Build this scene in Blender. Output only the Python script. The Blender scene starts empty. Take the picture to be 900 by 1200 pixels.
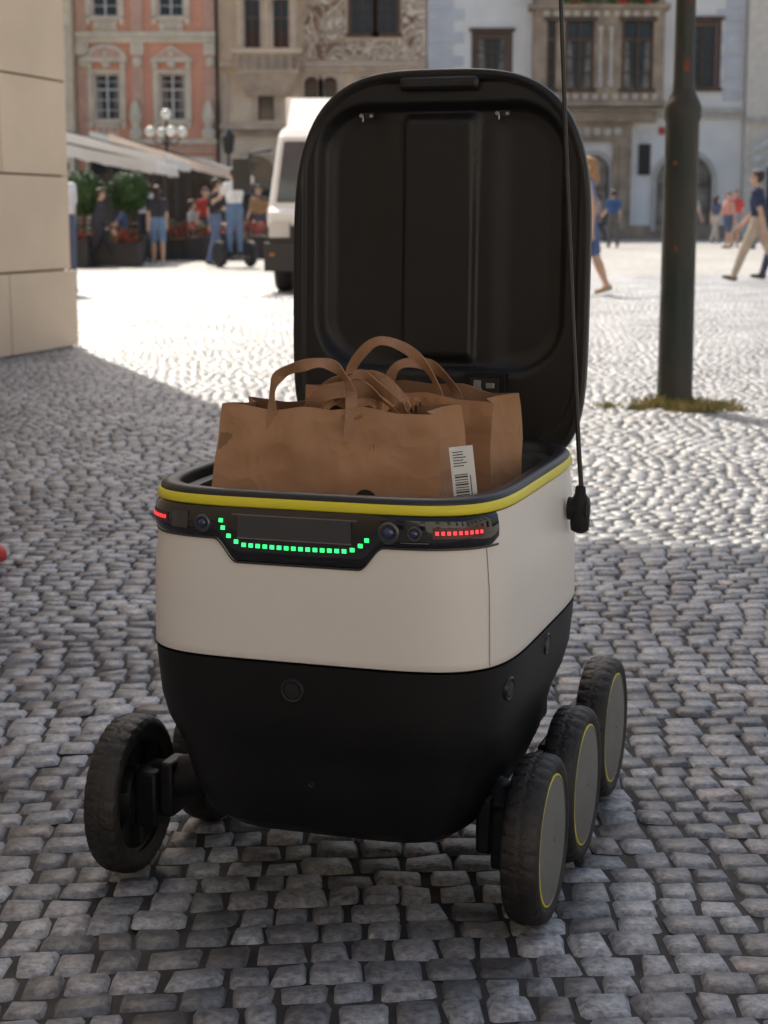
import bpy, math, random
import numpy as np
from mathutils import Vector, Matrix
R=math.radians
random.seed(7); np.random.seed(7)
scene=bpy.context.scene

# ------------------------------------------------------------ materials
MATS={}
def M(name,col,rough=.6,metal=0,var=.12,scale=4,bump=0,bscale=40,spec=.5,coat=0,emit=0,detail=4,col2=None,stretch=None,bdist=.01):
    if name in MATS: return MATS[name]
    m=bpy.data.materials.new(name); m.use_nodes=True
    nt=m.node_tree; n=nt.nodes; l=nt.links
    b=n['Principled BSDF']
    b.inputs['Roughness'].default_value=rough; b.inputs['Metallic'].default_value=metal
    b.inputs['Specular IOR Level'].default_value=spec; b.inputs['Coat Weight'].default_value=coat
    b.inputs['Coat Roughness'].default_value=.05
    tc=n.new('ShaderNodeTexCoord'); src=tc.outputs['Object']
    if stretch:
        mp=n.new('ShaderNodeMapping'); mp.inputs['Scale'].default_value=stretch
        l.new(src,mp.inputs[0]); src=mp.outputs[0]
    nz=n.new('ShaderNodeTexNoise'); nz.inputs['Scale'].default_value=scale; nz.inputs['Detail'].default_value=detail
    l.new(src,nz.inputs['Vector'])
    rp=n.new('ShaderNodeValToRGB'); e=rp.color_ramp.elements
    c=np.array(col); c2=np.array(col2) if col2 else c*(1+var); c1=c if col2 else c*(1-var)
    e[0].position=.32; e[1].position=.68
    e[0].color=(*np.clip(c1,0,1),1); e[1].color=(*np.clip(c2,0,1),1)
    l.new(nz.outputs['Fac'],rp.inputs[0]); l.new(rp.outputs[0],b.inputs['Base Color'])
    if bump:
        nb=n.new('ShaderNodeTexNoise'); nb.inputs['Scale'].default_value=bscale; nb.inputs['Detail'].default_value=5
        l.new(src,nb.inputs['Vector'])
        bp=n.new('ShaderNodeBump'); bp.inputs['Strength'].default_value=bump; bp.inputs['Distance'].default_value=bdist
        l.new(nb.outputs['Fac'],bp.inputs['Height']); l.new(bp.outputs[0],b.inputs['Normal'])
    if emit:
        b.inputs['Emission Color'].default_value=(*col,1); b.inputs['Emission Strength'].default_value=emit
    MATS[name]=m; return m

# ------------------------------------------------------------ mesh builder
class MB:
    def __init__(s): s.v=[];s.f=[];s.m=[]
    def add(s,vs,fs,mi=0):
        o=len(s.v); s.v.extend([tuple(map(float,p)) for p in vs])
        for i,f in enumerate(fs):
            s.f.append(tuple(int(k)+o for k in f)); s.m.append(mi if not hasattr(mi,'__len__') else int(mi[i]))
        return s
    def quad(s,a,b,c,d,mi=0): return s.add([a,b,c,d],[(0,1,2,3)],mi)
    def bx(s,x0,x1,y0,y1,z0,z1,mi=0,T=None):
        vs=[(x0,y0,z0),(x1,y0,z0),(x1,y1,z0),(x0,y1,z0),(x0,y0,z1),(x1,y0,z1),(x1,y1,z1),(x0,y1,z1)]
        if T is not None: vs=[T@Vector(p) for p in vs]
        return s.add(vs,[(3,2,1,0),(4,5,6,7),(0,1,5,4),(1,2,6,5),(2,3,7,6),(3,0,4,7)],mi)
    def rings(s,rings,mi=0,close=True,cap0=True,cap1=True):
        n=len(rings[0]); vs=[p for r in rings for p in r]; fs=[]; 
        for j in range(len(rings)-1):
            for i in range(n if close else n-1):
                k=(i+1)%n
                fs.append((j*n+i,j*n+k,(j+1)*n+k,(j+1)*n+i))
        mm=[mi]*len(fs) if not hasattr(mi,'__len__') else [mi[j] for j in range(len(rings)-1) for _ in range(n if close else n-1)]
        if cap0: fs.append(tuple(range(n-1,-1,-1))); mm.append(mm[0])
        if cap1: fs.append(tuple((len(rings)-1)*n+i for i in range(n))); mm.append(mm[-2] if cap0 else mm[-1])
        return s.add(vs,fs,mm)
    def tube(s,pts,rad,n=10,mi=0,flat=None):
        pts=[Vector(p) for p in pts]
        if not hasattr(rad,'__len__'): rad=[rad]*len(pts)
        rs=[]; up=Vector((0,0,1)); prev=None
        for i,p in enumerate(pts):
            d=(pts[min(i+1,len(pts)-1)]-pts[max(i-1,0)]).normalized()
            a=prev if prev is not None else (up if abs(d.z)<.9 else Vector((1,0,0)))
            x=d.cross(a); 
            if x.length<1e-4: x=d.cross(Vector((0,1,0)))
            x.normalize(); y=x.cross(d).normalized(); prev=y
            rs.append([tuple(p+x*math.cos(t)*rad[i]+y*math.sin(t)*rad[i]) for t in np.linspace(0,2*math.pi,n,endpoint=False)])
        return s.rings(rs,mi)
    def lathe(s,prof,n=24,mi=0,axis='z',o=(0,0,0),cap=True):
        rs=[]
        for r,h in prof:
            ring=[]
            for t in np.linspace(0,2*math.pi,n,endpoint=False):
                c,q=math.cos(t)*r,math.sin(t)*r
                if axis=='z': p=(c,q,h)
                elif axis=='x': p=(h,c,q)
                else: p=(q,h,c)
                ring.append((p[0]+o[0],p[1]+o[1],p[2]+o[2]))
            rs.append(ring)
        return s.rings(rs,mi,cap0=cap,cap1=cap)
    def sph(s,c,r,mi=0,n=12,k=8,sc=(1,1,1)):
        rs=[]
        for j in range(1,k):
            a=math.pi*j/k-math.pi/2
            rs.append([(c[0]+math.cos(t)*math.cos(a)*r*sc[0],c[1]+math.sin(t)*math.cos(a)*r*sc[1],c[2]+math.sin(a)*r*sc[2]) for t in np.linspace(0,2*math.pi,n,endpoint=False)])
        return s.rings(rs,mi)
    def obj(s,name,mats,parent=None,smooth=False,bevel=0,angle=35,loc=None,rot=None):
        me=bpy.data.meshes.new(name); me.from_pydata(s.v,[],s.f)
        for m in mats: me.materials.append(m)
        me.polygons.foreach_set('material_index',s.m)
        if smooth: me.polygons.foreach_set('use_smooth',[True]*len(s.f))
        me.update()
        o=bpy.data.objects.new(name,me); scene.collection.objects.link(o)
        if parent: o.parent=parent
        if loc: o.location=loc
        if rot: o.rotation_euler=rot
        if bevel:
            b=o.modifiers.new('b','BEVEL'); b.width=bevel; b.segments=2; b.limit_method='ANGLE'; b.angle_limit=R(40)
        if smooth and angle<180:
            try:
                me.set_sharp_from_angle(angle=R(angle))
            except Exception: pass
        return o
def empty(name,loc=(0,0,0),yaw=0):
    e=bpy.data.objects.new(name,None); scene.collection.objects.link(e); e.location=loc; e.rotation_euler=(0,0,yaw); e.empty_display_size=.1
    return e

# ------------------------------------------------------------ world, sun, camera
w=bpy.data.worlds.new("World"); scene.world=w; w.use_nodes=True
nt=w.node_tree; sky=nt.nodes.new('ShaderNodeTexSky'); sky.sky_type='NISHITA'; sky.sun_disc=False
SE=R(50); SA=R(20)
sky.sun_elevation=SE; sky.sun_rotation=R(340); sky.air_density=1.2; sky.dust_density=5.0; sky.ozone_density=1.2
nt.links.new(sky.outputs[0],nt.nodes['Background'].inputs[0]); nt.nodes['Background'].inputs[1].default_value=.15
sd=bpy.data.lights.new('sun','SUN'); sd.energy=5; sd.angle=R(.5); sd.color=(1,.93,.80)
so=bpy.data.objects.new('sun',sd); scene.collection.objects.link(so)
sdir=Vector((-math.sin(SA)*math.cos(SE),math.cos(SA)*math.cos(SE),math.sin(SE)))
so.rotation_euler=sdir.to_track_quat('Z','Y').to_euler()
cd=bpy.data.cameras.new('camera'); cam=bpy.data.objects.new('camera',cd); scene.collection.objects.link(cam)
cam.location=(0,0,.9); cam.rotation_euler=(R(90-9.8),0,0)
cd.sensor_fit='VERTICAL'; cd.sensor_height=36; cd.lens=60; cd.clip_end=2000; cd.clip_start=.05
cd.dof.use_dof=True; cd.dof.focus_distance=2.12; cd.dof.aperture_fstop=10
scene.camera=cam
scene.view_settings.view_transform='Standard'; scene.view_settings.look='None'; scene.view_settings.exposure=0

# ------------------------------------------------------------ ground
def ground_mat():
    m=bpy.data.materials.new('far_cobbles'); m.use_nodes=True; nt=m.node_tree; n=nt.nodes; l=nt.links; b=n['Principled BSDF']
    tc=n.new('ShaderNodeTexCoord'); br=n.new('ShaderNodeTexBrick')
    br.inputs['Scale'].default_value=1; br.inputs['Brick Width'].default_value=.075; br.inputs['Row Height'].default_value=.065
    br.inputs['Mortar Size'].default_value=.005; br.inputs['Color1'].default_value=(.44,.43,.415,1); br.inputs['Color2'].default_value=(.60,.585,.56,1); br.inputs['Mortar'].default_value=(.2,.19,.18,1)
    l.new(tc.outputs['Object'],br.inputs['Vector'])
    nz=n.new('ShaderNodeTexNoise'); nz.inputs['Scale'].default_value=.35; nz.inputs['Detail'].default_value=6; l.new(tc.outputs['Object'],nz.inputs['Vector'])
    mx=n.new('ShaderNodeMixRGB'); mx.blend_type='MULTIPLY'; mx.inputs[0].default_value=.8
    rp=n.new('ShaderNodeValToRGB'); rp.color_ramp.elements[0].color=(.74,.74,.74,1); rp.color_ramp.elements[0].position=.35; rp.color_ramp.elements[1].color=(1.1,1.08,1.04,1); rp.color_ramp.elements[1].position=.65
    l.new(nz.outputs['Fac'],rp.inputs[0]); l.new(br.outputs['Color'],mx.inputs[1]); l.new(rp.outputs[0],mx.inputs[2])
    n2=n.new('ShaderNodeTexNoise'); n2.inputs['Scale'].default_value=7; n2.inputs['Detail'].default_value=5; l.new(tc.outputs['Object'],n2.inputs['Vector'])
    r2=n.new('ShaderNodeValToRGB'); r2.color_ramp.elements[0].color=(.68,.68,.68,1); r2.color_ramp.elements[0].position=.35; r2.color_ramp.elements[1].color=(1.12,1.12,1.12,1); r2.color_ramp.elements[1].position=.6
    l.new(n2.outputs['Fac'],r2.inputs[0]); m2=n.new('ShaderNodeMixRGB'); m2.blend_type='MULTIPLY'; m2.inputs[0].default_value=1
    l.new(mx.outputs[0],m2.inputs[1]); l.new(r2.outputs[0],m2.inputs[2]); l.new(m2.outputs[0],b.inputs['Base Color'])
    bp=n.new('ShaderNodeBump'); bp.inputs['Strength'].default_value=.4; bp.inputs['Distance'].default_value=.008; bp.invert=True
    l.new(br.outputs['Fac'],bp.inputs['Height'])
    b2=n.new('ShaderNodeBump'); b2.inputs['Strength'].default_value=.45; b2.inputs['Distance'].default_value=.03; l.new(n2.outputs['Fac'],b2.inputs['Height']); l.new(bp.outputs[0],b2.inputs['Normal'])
    l.new(b2.outputs[0],b.inputs['Normal']); b.inputs['Roughness'].default_value=.5
    return m
g=MB(); g.quad((-400,-300,-.012),(400,-300,-.012),(400,500,-.012),(-400,500,-.012)); g.obj('ground',[ground_mat()])

def stone_mat():
    m=bpy.data.materials.new('sett_stone'); m.use_nodes=True; nt=m.node_tree; n=nt.nodes; l=nt.links; b=n['Principled BSDF']
    at=n.new('ShaderNodeAttribute'); at.attribute_name='scol'
    tc=n.new('ShaderNodeTexCoord')
    nz=n.new('ShaderNodeTexNoise'); nz.inputs['Scale'].default_value=95; nz.inputs['Detail'].default_value=6; nz.inputs['Roughness'].default_value=.65; l.new(tc.outputs['Object'],nz.inputs['Vector'])
    rp=n.new('ShaderNodeValToRGB'); rp.color_ramp.elements[0].color=(.42,.42,.43,1); rp.color_ramp.elements[0].position=.34; rp.color_ramp.elements[1].color=(1.42,1.42,1.42,1); rp.color_ramp.elements[1].position=.68
    l.new(nz.outputs['Fac'],rp.inputs[0])
    mx=n.new('ShaderNodeMixRGB'); mx.blend_type='MULTIPLY'; mx.inputs[0].default_value=1; l.new(at.outputs['Color'],mx.inputs[1]); l.new(rp.outputs[0],mx.inputs[2])
    n2=n.new('ShaderNodeTexNoise'); n2.inputs['Scale'].default_value=1.3; n2.inputs['Detail'].default_value=4; l.new(tc.outputs['Object'],n2.inputs['Vector'])
    r2=n.new('ShaderNodeValToRGB'); r2.color_ramp.elements[0].color=(.64,.64,.67,1); r2.color_ramp.elements[0].position=.35; r2.color_ramp.elements[1].color=(1.1,1.1,1.1,1); r2.color_ramp.elements[1].position=.6
    l.new(n2.outputs['Fac'],r2.inputs[0])
    m2=n.new('ShaderNodeMixRGB'); m2.blend_type='MULTIPLY'; m2.inputs[0].default_value=1; l.new(mx.outputs[0],m2.inputs[1]); l.new(r2.outputs[0],m2.inputs[2]); l.new(m2.outputs[0],b.inputs['Base Color'])
    n3=n.new('ShaderNodeTexNoise'); n3.inputs['Scale'].default_value=60; n3.inputs['Detail'].default_value=6; n3.inputs['Roughness'].default_value=.65; l.new(tc.outputs['Object'],n3.inputs['Vector'])
    bp=n.new('ShaderNodeBump'); bp.inputs['Strength'].default_value=.7; bp.inputs['Distance'].default_value=.005; l.new(n3.outputs['Fac'],bp.inputs['Height']); l.new(bp.outputs[0],b.inputs['Normal'])
    mr=n.new('ShaderNodeMapRange'); mr.inputs['To Min'].default_value=.18; mr.inputs['To Max'].default_value=.55; l.new(n3.outputs['Fac'],mr.inputs['Value']); l.new(mr.outputs[0],b.inputs['Roughness'])
    b.inputs['Specular IOR Level'].default_value=.75
    return m
def cobbles():
    Q=[]
    y=.75
    rows=[y]
    while y<27:
        y+=np.random.uniform(.049,.065)*(1 if y<14 else 1.12); rows.append(y)
    for j in range(len(rows)-1):
        ya,yb=rows[j],rows[j+1]; hw=1.3+.33*ya if ya<12 else 2.3+.245*ya
        s_=1 if ya<14 else 1.12
        n=int(2*hw/(.060*s_))+2; wd=np.random.uniform(.043,.077,n)*s_; xs=-hw+np.cumsum(wd)-np.random.uniform(0,.08)
        for k in range(n-1): Q.append((xs[k],xs[k+1],ya,yb))
    Q=np.array(Q); N=len(Q)
    gx=np.array([.0,.11,.89,1.]); U,V=np.meshgrid(gx,gx); U=U.ravel(); V=V.ravel()
    gap=.0021
    x0=Q[:,0]+gap; x1=Q[:,1]-gap; y0=Q[:,2]+gap; y1=Q[:,3]-gap
    calm=np.clip(1.0-(Q[:,2]-3.5)/9*.7,.28,1)
    cj=np.random.uniform(-.0042,.0042,(N,8))
    X=np.zeros((N,16)); Y=np.zeros((N,16)); Z=np.zeros((N,16))
    for i in range(16):
        u,v=U[i],V[i]
        corner=(u in(0,1)) and (v in(0,1))
        uu=u+(.045 if u==0 else -.045)*corner; vv=v+(.045 if v==0 else -.045)*corner
        jx=(cj[:,0]*(1-u)*(1-v)+cj[:,1]*u*(1-v)+cj[:,2]*(1-u)*v+cj[:,3]*u*v); jy=(cj[:,4]*(1-u)*(1-v)+cj[:,5]*u*(1-v)+cj[:,6]*(1-u)*v+cj[:,7]*u*v)
        X[:,i]=x0+(x1-x0)*uu+jx; Y[:,i]=y0+(y1-y0)*vv+jy
        edge=(u in(0,1)) or (v in(0,1))
        if edge: Z[:,i]=-.0078*(.45+.55*calm)
        else: Z[:,i]+=np.random.uniform(-.0015,.0015,N)*calm
    tx=(np.random.normal(0,.042,N)*calm)[:,None]; ty=(np.random.normal(0,.042,N)*calm)[:,None]; hz=(np.random.normal(0,.0015,N)*calm)[:,None]
    Z+=hz+tx*(X-X.mean(1,keepdims=True))+ty*(Y-Y.mean(1,keepdims=True))
    Z=np.minimum(Z,.004)
    Y+= .045*np.sin(X*1.1+.4)+.02*np.sin(X*2.7+Y*.8) + X*.03
    X+= .03*np.sin(Y*1.3)
    co=np.stack([X,Y,Z],2).reshape(-1,3)
    pat=[]
    for a in range(3):
        for b_ in range(3): pat.append((a*4+b_,a*4+b_+1,(a+1)*4+b_+1,(a+1)*4+b_))
    F=(np.array(pat)[None]+ (np.arange(N)*16)[:,None,None]).reshape(-1)
    me=bpy.data.meshes.new('cobblestone_paving'); nf=N*9
    me.vertices.add(N*16); me.vertices.foreach_set('co',co.ravel())
    me.loops.add(nf*4); me.loops.foreach_set('vertex_index',F.astype(np.int32))
    me.polygons.add(nf); me.polygons.foreach_set('loop_start',np.arange(nf,dtype=np.int32)*4)
    me.polygons.foreach_set('use_smooth',np.ones(nf,dtype=bool))
    me.update(calc_edges=True)
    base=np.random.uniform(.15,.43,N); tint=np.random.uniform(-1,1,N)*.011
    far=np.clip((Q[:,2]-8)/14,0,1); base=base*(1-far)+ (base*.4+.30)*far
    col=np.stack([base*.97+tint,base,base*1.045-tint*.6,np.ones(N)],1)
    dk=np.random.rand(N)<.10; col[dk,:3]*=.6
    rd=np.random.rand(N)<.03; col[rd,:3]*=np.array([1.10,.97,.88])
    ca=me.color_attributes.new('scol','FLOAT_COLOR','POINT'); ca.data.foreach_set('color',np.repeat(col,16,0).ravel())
    me.materials.append(stone_mat())
    o=bpy.data.objects.new('cobblestone_paving',me); scene.collection.objects.link(o)
    g=MB(); g.add([(-1.6,.7,-.0062),(1.6,.7,-.0062),(6.2,12,-.0062),(8.8,26.8,-.0062),(-8.8,26.8,-.0062),(-6.2,12,-.0062)],[(0,1,2,3,4,5)])
    g.obj('paving_joints',[M('joint_sand',(.045,.042,.038),.9,var=.4,scale=20)])
cobbles()

# ------------------------------------------------------------ delivery robot
bot=empty('delivery_robot',(-.025,2.237,0),R(-18))
NE=5.0; V0=.03
ZT=np.array([.112,.119,.135,.175,.235,.27,.30,.365,.46,.55,.58])
WT=np.array([.135,.160,.180,.197,.211,.226,.234,.240,.2385,.230,.226])
FT=np.array([.160,.188,.210,.231,.246,.259,.263,.266,.266,.262,.260])
BT=np.array([.22,.25,.27,.295,.312,.322,.328,.33,.33,.326,.323])
def bpt(t,z,off=0,zz=None):
    w_=np.interp(z,ZT,WT)+off; f_=np.interp(z,ZT,FT)+off; b_=np.interp(z,ZT,BT)+off
    s,c=math.sin(t),math.cos(t)
    u=w_*math.copysign(abs(s)**(2/NE),s); v=(f_ if c>0 else b_)*abs(c)**(2/NE)
    return (u, V0-(v if c>0 else -v), z if zz is None else zz)
_l=np.concatenate([[0],np.logspace(-9,math.log10(math.pi/4),900)])
_t=np.unique(np.concatenate([c+sg*_l for c in (-math.pi,-math.pi/2,0,math.pi/2,math.pi) for sg in (-1,1)])); _t=_t[(_t>=-math.pi)&(_t<=math.pi)]
_p=np.array([bpt(t,.5)[:2] for t in _t]); _s=np.concatenate([[0],np.cumsum(np.hypot(*np.diff(_p,axis=0).T))]); _s-=np.interp(0,_t,_s)
def ts(s): return float(np.interp(s,_s,_t))
NS=200; TT=[ts(s) for s in np.linspace(_s[0],_s[-1],NS,endpoint=False)]
def ringb(z,off=0,zz=None): return [bpt(t,z,off,zz) for t in TT]
shell_w=M('shell_white',(.82,.78,.72),.36,var=.02,scale=6,bump=.02,bscale=300)
shell_b=M('shell_black',(.007,.007,.0075),.48,var=.2,scale=8,bump=.04,bscale=400,spec=.3)
glossb=M('gloss_black',(.006,.006,.008),.06,var=.1,coat=.6)
yel=M('yellow_trim',(.80,.70,.04),.4,var=.03)
dgrey=M('inner_grey',(.05,.05,.055),.5,var=.1,bump=.03,bscale=300)
lidm=M('lid_plastic',(.012,.0115,.0115),.40,var=.15,scale=5,bump=.05,bscale=350,spec=.42)
zb=[.112,.119,.135,.155,.175,.205,.235,.25,.27,.30,.33,.357,.3625]
m=MB(); m.rings([ringb(z,0) for z in zb]+[ringb(.3625,-.006)],0,cap1=False); m.obj('lower_shell',[shell_b],bot,True,angle=22)
m=MB(); rs=[ringb(.3655,-.006),ringb(.3655,-.001),ringb(.367,0)]+[ringb(z) for z in np.linspace(.375,.552,10)]
m.rings(rs,0,cap0=False,cap1=False); m.obj('upper_shell',[shell_w],bot,True,angle=50)
m=MB(); m.rings([ringb(.552,-.004),ringb(.5545,.003),ringb(.556,.0042),ringb(.5645,.0035),ringb(.566,.002),ringb(.566,-.004)],0,cap0=False,cap1=False)
m.obj('yellow_band',[yel],bot,True,angle=60)
m=MB(); rs=[ringb(.566,.0015),ringb(.569,.0015),ringb(.575,-.001,.5725),ringb(.575,-.006,.574),ringb(.575,-.016,.573),ringb(.575,-.020,.568),ringb(.575,-.022,.560),ringb(.575,-.034,.558),ringb(.575,-.037,.552),ringb(.5,-.042,.42),ringb(.45,-.045,.36)]
m.rings(rs,[0,0,0,0,0,0,1,1,1,1],cap0=False); m.obj('top_rim',[M('rim_black',(.02,.02,.022),.4,bump=.03,bscale=300),dgrey],bot,True,angle=50)
def sm(a): a=min(max(a,0),1); return a*a*(3-2*a)
def zlow(s):
    return .5150-.028*min(sm((s+.116)/.032),sm((.102-s)/.032)) + .004*sm((-.19-s)/.07)
s0,s1=-.266,.254
m=MB(); N=150; K=10; rows=[]
ss=np.linspace(s0,s1,N)
for k in range(K+1):
    row=[]
    for s in ss:
        z1=.5535; z0=zlow(s)
        endf=min((s-s0)/.012,(s1-s)/.012,1); z0=z0+(1-max(endf,0))*.006
        z=z0+(z1-z0)*k/K; bul=.0030+.0022*math.sin(math.pi*k/K)
        row.append(bpt(ts(s),z,bul if 0<k<K else .0008))
    rows.append(row)
m.rings(rows,0,close=False,cap0=False,cap1=False); m.obj('sensor_panel',[glossb],bot,True,angle=60)
def patch(mb,sa,sb,za,zb_,off,mi,n=6):
    rows=[[bpt(ts(s),z,off) for s in np.linspace(sa,sb,n)] for z in (za,(za+zb_)/2,zb_)]
    mb.rings(rows,mi,close=False,cap0=False,cap1=False)
m=MB(); rows=[[bpt(ts(s),zlow(s)-dz,.0024) for s in ss] for dz in (.0022,-.0006)]
m.rings(rows,0,close=False,cap0=False,cap1=False); m.obj('panel_trim',[M('trim_dark',(.03,.03,.03),.3)],bot,True)
m=MB(); patch(m,-.082,.062,.5175,.5445,.0057,0,16)
patch(m,-.090,.070,.5445,.5462,.0059,1,16); patch(m,-.082,.062,.5160,.5175,.0057,1,16)
m.obj('display_window',[M('display_glass',(.045,.047,.05),.10,coat=.5),M('chrome_line',(.22,.22,.22),.3,metal=.8)],bot,True)
gled=M('green_led',(.04,1,.22),.4,emit=1.5,var=0); rled=M('red_led',(1,.05,.06),.4,emit=1.2,var=0); rbase=M('red_lens',(.10,.012,.014),.25,var=.1)
m=MB()
path=[(-.104,.537),(-.101,.528),(-.093,.5185),(-.083,.512)]+[(x,.5085-.0008*math.sin((x+.07)/.125*3.1)) for x in np.linspace(-.073,.053,15)]+[(.063,.5105),(.073,.516),(.081,.523)]
for s,z in path: patch(m,s-.0028,s+.0028,z-.0025,z+.0025,.0062,0,2)
m.obj('green_leds',[gled],bot)
m=MB()
for a,b_ in ((-.237,-.184),(.160,.226)):
    patch(m,a,b_,.5275,.5405,.0056,1,12)
    for s in np.linspace(a+.005,b_-.005,9): patch(m,s-.0021,s+.0021,.532,.5365,.0062,0,2)
m.obj('red_marker_lights',[rled,rbase],bot)
def lens(s,z,r,name):
    p=Vector(bpt(ts(s),z,.0045)); q=Vector(bpt(ts(s+.002),z,.0045)); tan=(q-p).normalized(); nrm=Vector((tan.y,-tan.x,0)); 
    Mx=Matrix(((nrm.x,tan.x,0,p.x),(nrm.y,tan.y,0,p.y),(0,0,1,p.z),(0,0,0,1)))
    mb=MB(); mb.lathe([(r*1.4,-.003),(r*1.4,.0012),(r*1.22,.0028),(r*1.05,.0028),(r*.98,.0008),(r*.75,.0004),(r*.70,.0020),(r*.55,.0034),(r*.3,.0042),(r*.05,.0045)],28,[0,0,0,1,1,1,2,2,2],axis='x')
    mb.v=[tuple(Mx@Vector(v)) for v in mb.v]
    mb.obj(name,[M('lens_ring',(.12,.12,.13),.2,metal=.7),M('lens_barrel',(.05,.05,.06),.2),M('lens_glass',(.02,.03,.10),.03,coat=1)],bot,True,angle=50)
lens(-.130,.532,.0080,'camera_lens_1'); lens(.108,.533,.0098,'camera_lens_2')
lens(.139,.533,.0070,'camera_lens_3')
m=MB(); patch(m,.122,.155,.5215,.5225,.0056,0,8); patch(m,-.176,-.150,.524,.545,.0056,1,8); m.obj('sensor_windows',[M('sensor_line',(.14,.14,.14),.2),M('sensor_glass',(.035,.035,.04),.05,coat=.6)],bot,True)
m=MB()
for s in (.232,-.245): 
    rows=[[bpt(ts(s+d),z,.0006) for d in (-.0006,.0006)] for z in np.linspace(.3675,.512,10)]
    m.rings(rows,0,close=False,cap0=False,cap1=False)
m.obj('shell_seams',[M('seam_dark',(.22,.2,.18),.6)],bot)
def cap(s,z,r,name,mats=None):
    p=Vector(bpt(ts(s),z,0)); q=Vector(bpt(ts(s+.002),z,0)); pu=Vector(bpt(ts(s),z+.004,0)); tan=(q-p).normalized(); up=(pu-p).normalized(); nrm=tan.cross(up).normalized()
    if nrm.dot(Vector((p.x,p.y-V0,0)))<0: nrm=-nrm
    Mx=Matrix(((nrm.x,tan.x,up.x,p.x),(nrm.y,tan.y,up.y,p.y),(nrm.z,tan.z,up.z,p.z),(0,0,0,1)))
    mb=MB(); mb.lathe([(r*1.35,-.004),(r*1.35,.0008),(r*1.22,.0024),(r*1.05,.0018),(r*1.0,.0002),(r*.9,.0002),(r*.82,.0018),(r*.3,.0020)],28,0,axis='x')
    mb.v=[tuple(Mx@Vector(v)) for v in mb.v]; mb.obj(name,[M('cap_black',(.016,.016,.017),.32)],bot,True,angle=50)
cap(-.015,.330,.0115,'sensor_cap_1'); cap(.285,.327,.0115,'sensor_cap_2'); cap(.47,.340,.011,'sensor_cap_3'); cap(0.0,.205,.004,'sensor_cap_4')

tyre=M('tyre_rubber',(.022,.020,.019),.55,var=.4,scale=14,bump=.2,bscale=160)
hubg=M('hub_disc_grey',(.17,.17,.155),.5,var=.08,scale=20,bump=.05,bscale=200)
hubb=M('hub_black',(.011,.011,.012),.5)
def wheel(name,u,v,side,steer=0,R0=.109):
    mb=MB(); n=224
    prof=[(.080,-.018),(.086,-.021),(.093,-.0243),(.098,-.0248),(.102,-.0238),(.106,-.021),(.1088,-.0155),(.1098,-.009),(.1103,-.004),(.1103,0),(.1103,.004),(.1098,.009),(.1088,.0155),(.106,.021),(.102,.0238),(.098,.0248),(.093,.0243),(.086,.021),(.080,.018)]
    rs=[]
    for i,(r,h) in enumerate(prof):
        ring=[]
        for k in range(n):
            t=2*math.pi*k/n; rr=r; sh=abs(i-9)
            if 3<=sh<=5 and (k+sh)%7 in (0,1): rr-=.0017
            if sh in(1,2) and (k+2*(i-9))%7==0: rr-=.0016
            if sh==0: rr-=.0012
            ring.append((h,rr*math.cos(t),rr*math.sin(t)))
        rs.append(ring)
    mb.rings(rs,0,cap0=False,cap1=False)
    s=side
    mb.lathe([(.0855,.015*s),(.0855,.0222*s),(.0832,.0228*s)],64,2,axis='x',cap=False)
    mb.lathe([(.0832,.0228*s),(.0828,.0218*s),(.075,.0236*s),(.03,.0246*s),(.002,.0248*s)],64,[1,1,1,1],axis='x',cap=False)
    mb.lathe([(.083,-.015*s),(.076,-.012*s),(.070,-.002*s),(.045,-.002*s),(.042,-.016*s),(.030,-.020*s),(.012,-.022*s),(.001,-.022*s)],48,3,axis='x',cap=False)
    for a in range(6):
        t=a*math.pi/3; T=Matrix.Rotation(t,4,'X'); mb.bx(min(-.012*s,-.001*s),max(-.012*s,-.001*s),-.006,.006,.04,.073,3,T)
    o=mb.obj(name,[tyre,hubg,yel,hubb],bot,True,angle=28,loc=(u,v,R0))
    o.rotation_euler=(random.random(),0,steer)
    return o
WH=[('wheel_front_right',.252,-.060,1,R(1)),('wheel_mid_right',.250,.170,1,0),('wheel_rear_right',.238,.455,1,0),
    ('wheel_front_left',-.325,-.060,-1,R(2)),('wheel_mid_left',-.30,.17,-1,0),('wheel_rear_left',-.29,.455,-1,0)]
for a in WH: wheel(*a)
m=MB()
for sx,fx,mx_ in ((1,.252,.25),(-1,-.325,-.30)):
    xo=fx-sx*.019
    m.tube([(sx*.15,-.02,.16),(sx*.20,-.045,.150),(xo-sx*.025,-.055,.130),(xo-sx*.01,-.058,.112)],[.030,.030,.028,.026],14)
    a,b_=min(xo,xo-sx*.034),max(xo,xo-sx*.034); m.bx(a,b_,-.092,-.025,.072,.152)
    a,b_=min(xo-sx*.034,xo-sx*.056),max(xo-sx*.034,xo-sx*.056); m.bx(a,b_,-.084,-.032,.088,.165)
    xr=sx*.205; m.bx(xr-.013,xr+.013,-.06,.20,.095,.145)
    a,b_=min(xr,mx_-sx*.022),max(xr,mx_-sx*.022); m.bx(a,b_,.145,.195,.09,.13)
    m.bx(xr-.012,xr+.012,.20,.47,.09,.15)
    xe=sx*(.238 if sx>0 else .29)-sx*.022; a,b_=min(xr,xe),max(xr,xe); m.bx(a,b_,.43,.48,.09,.13)
m.bx(-.16,.16,.20,.42,.13,.30)
m.obj('suspension_arms',[M('arm_black',(.007,.007,.008),.5,spec=.3)],bot,True,bevel=.008,angle=40)

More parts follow.
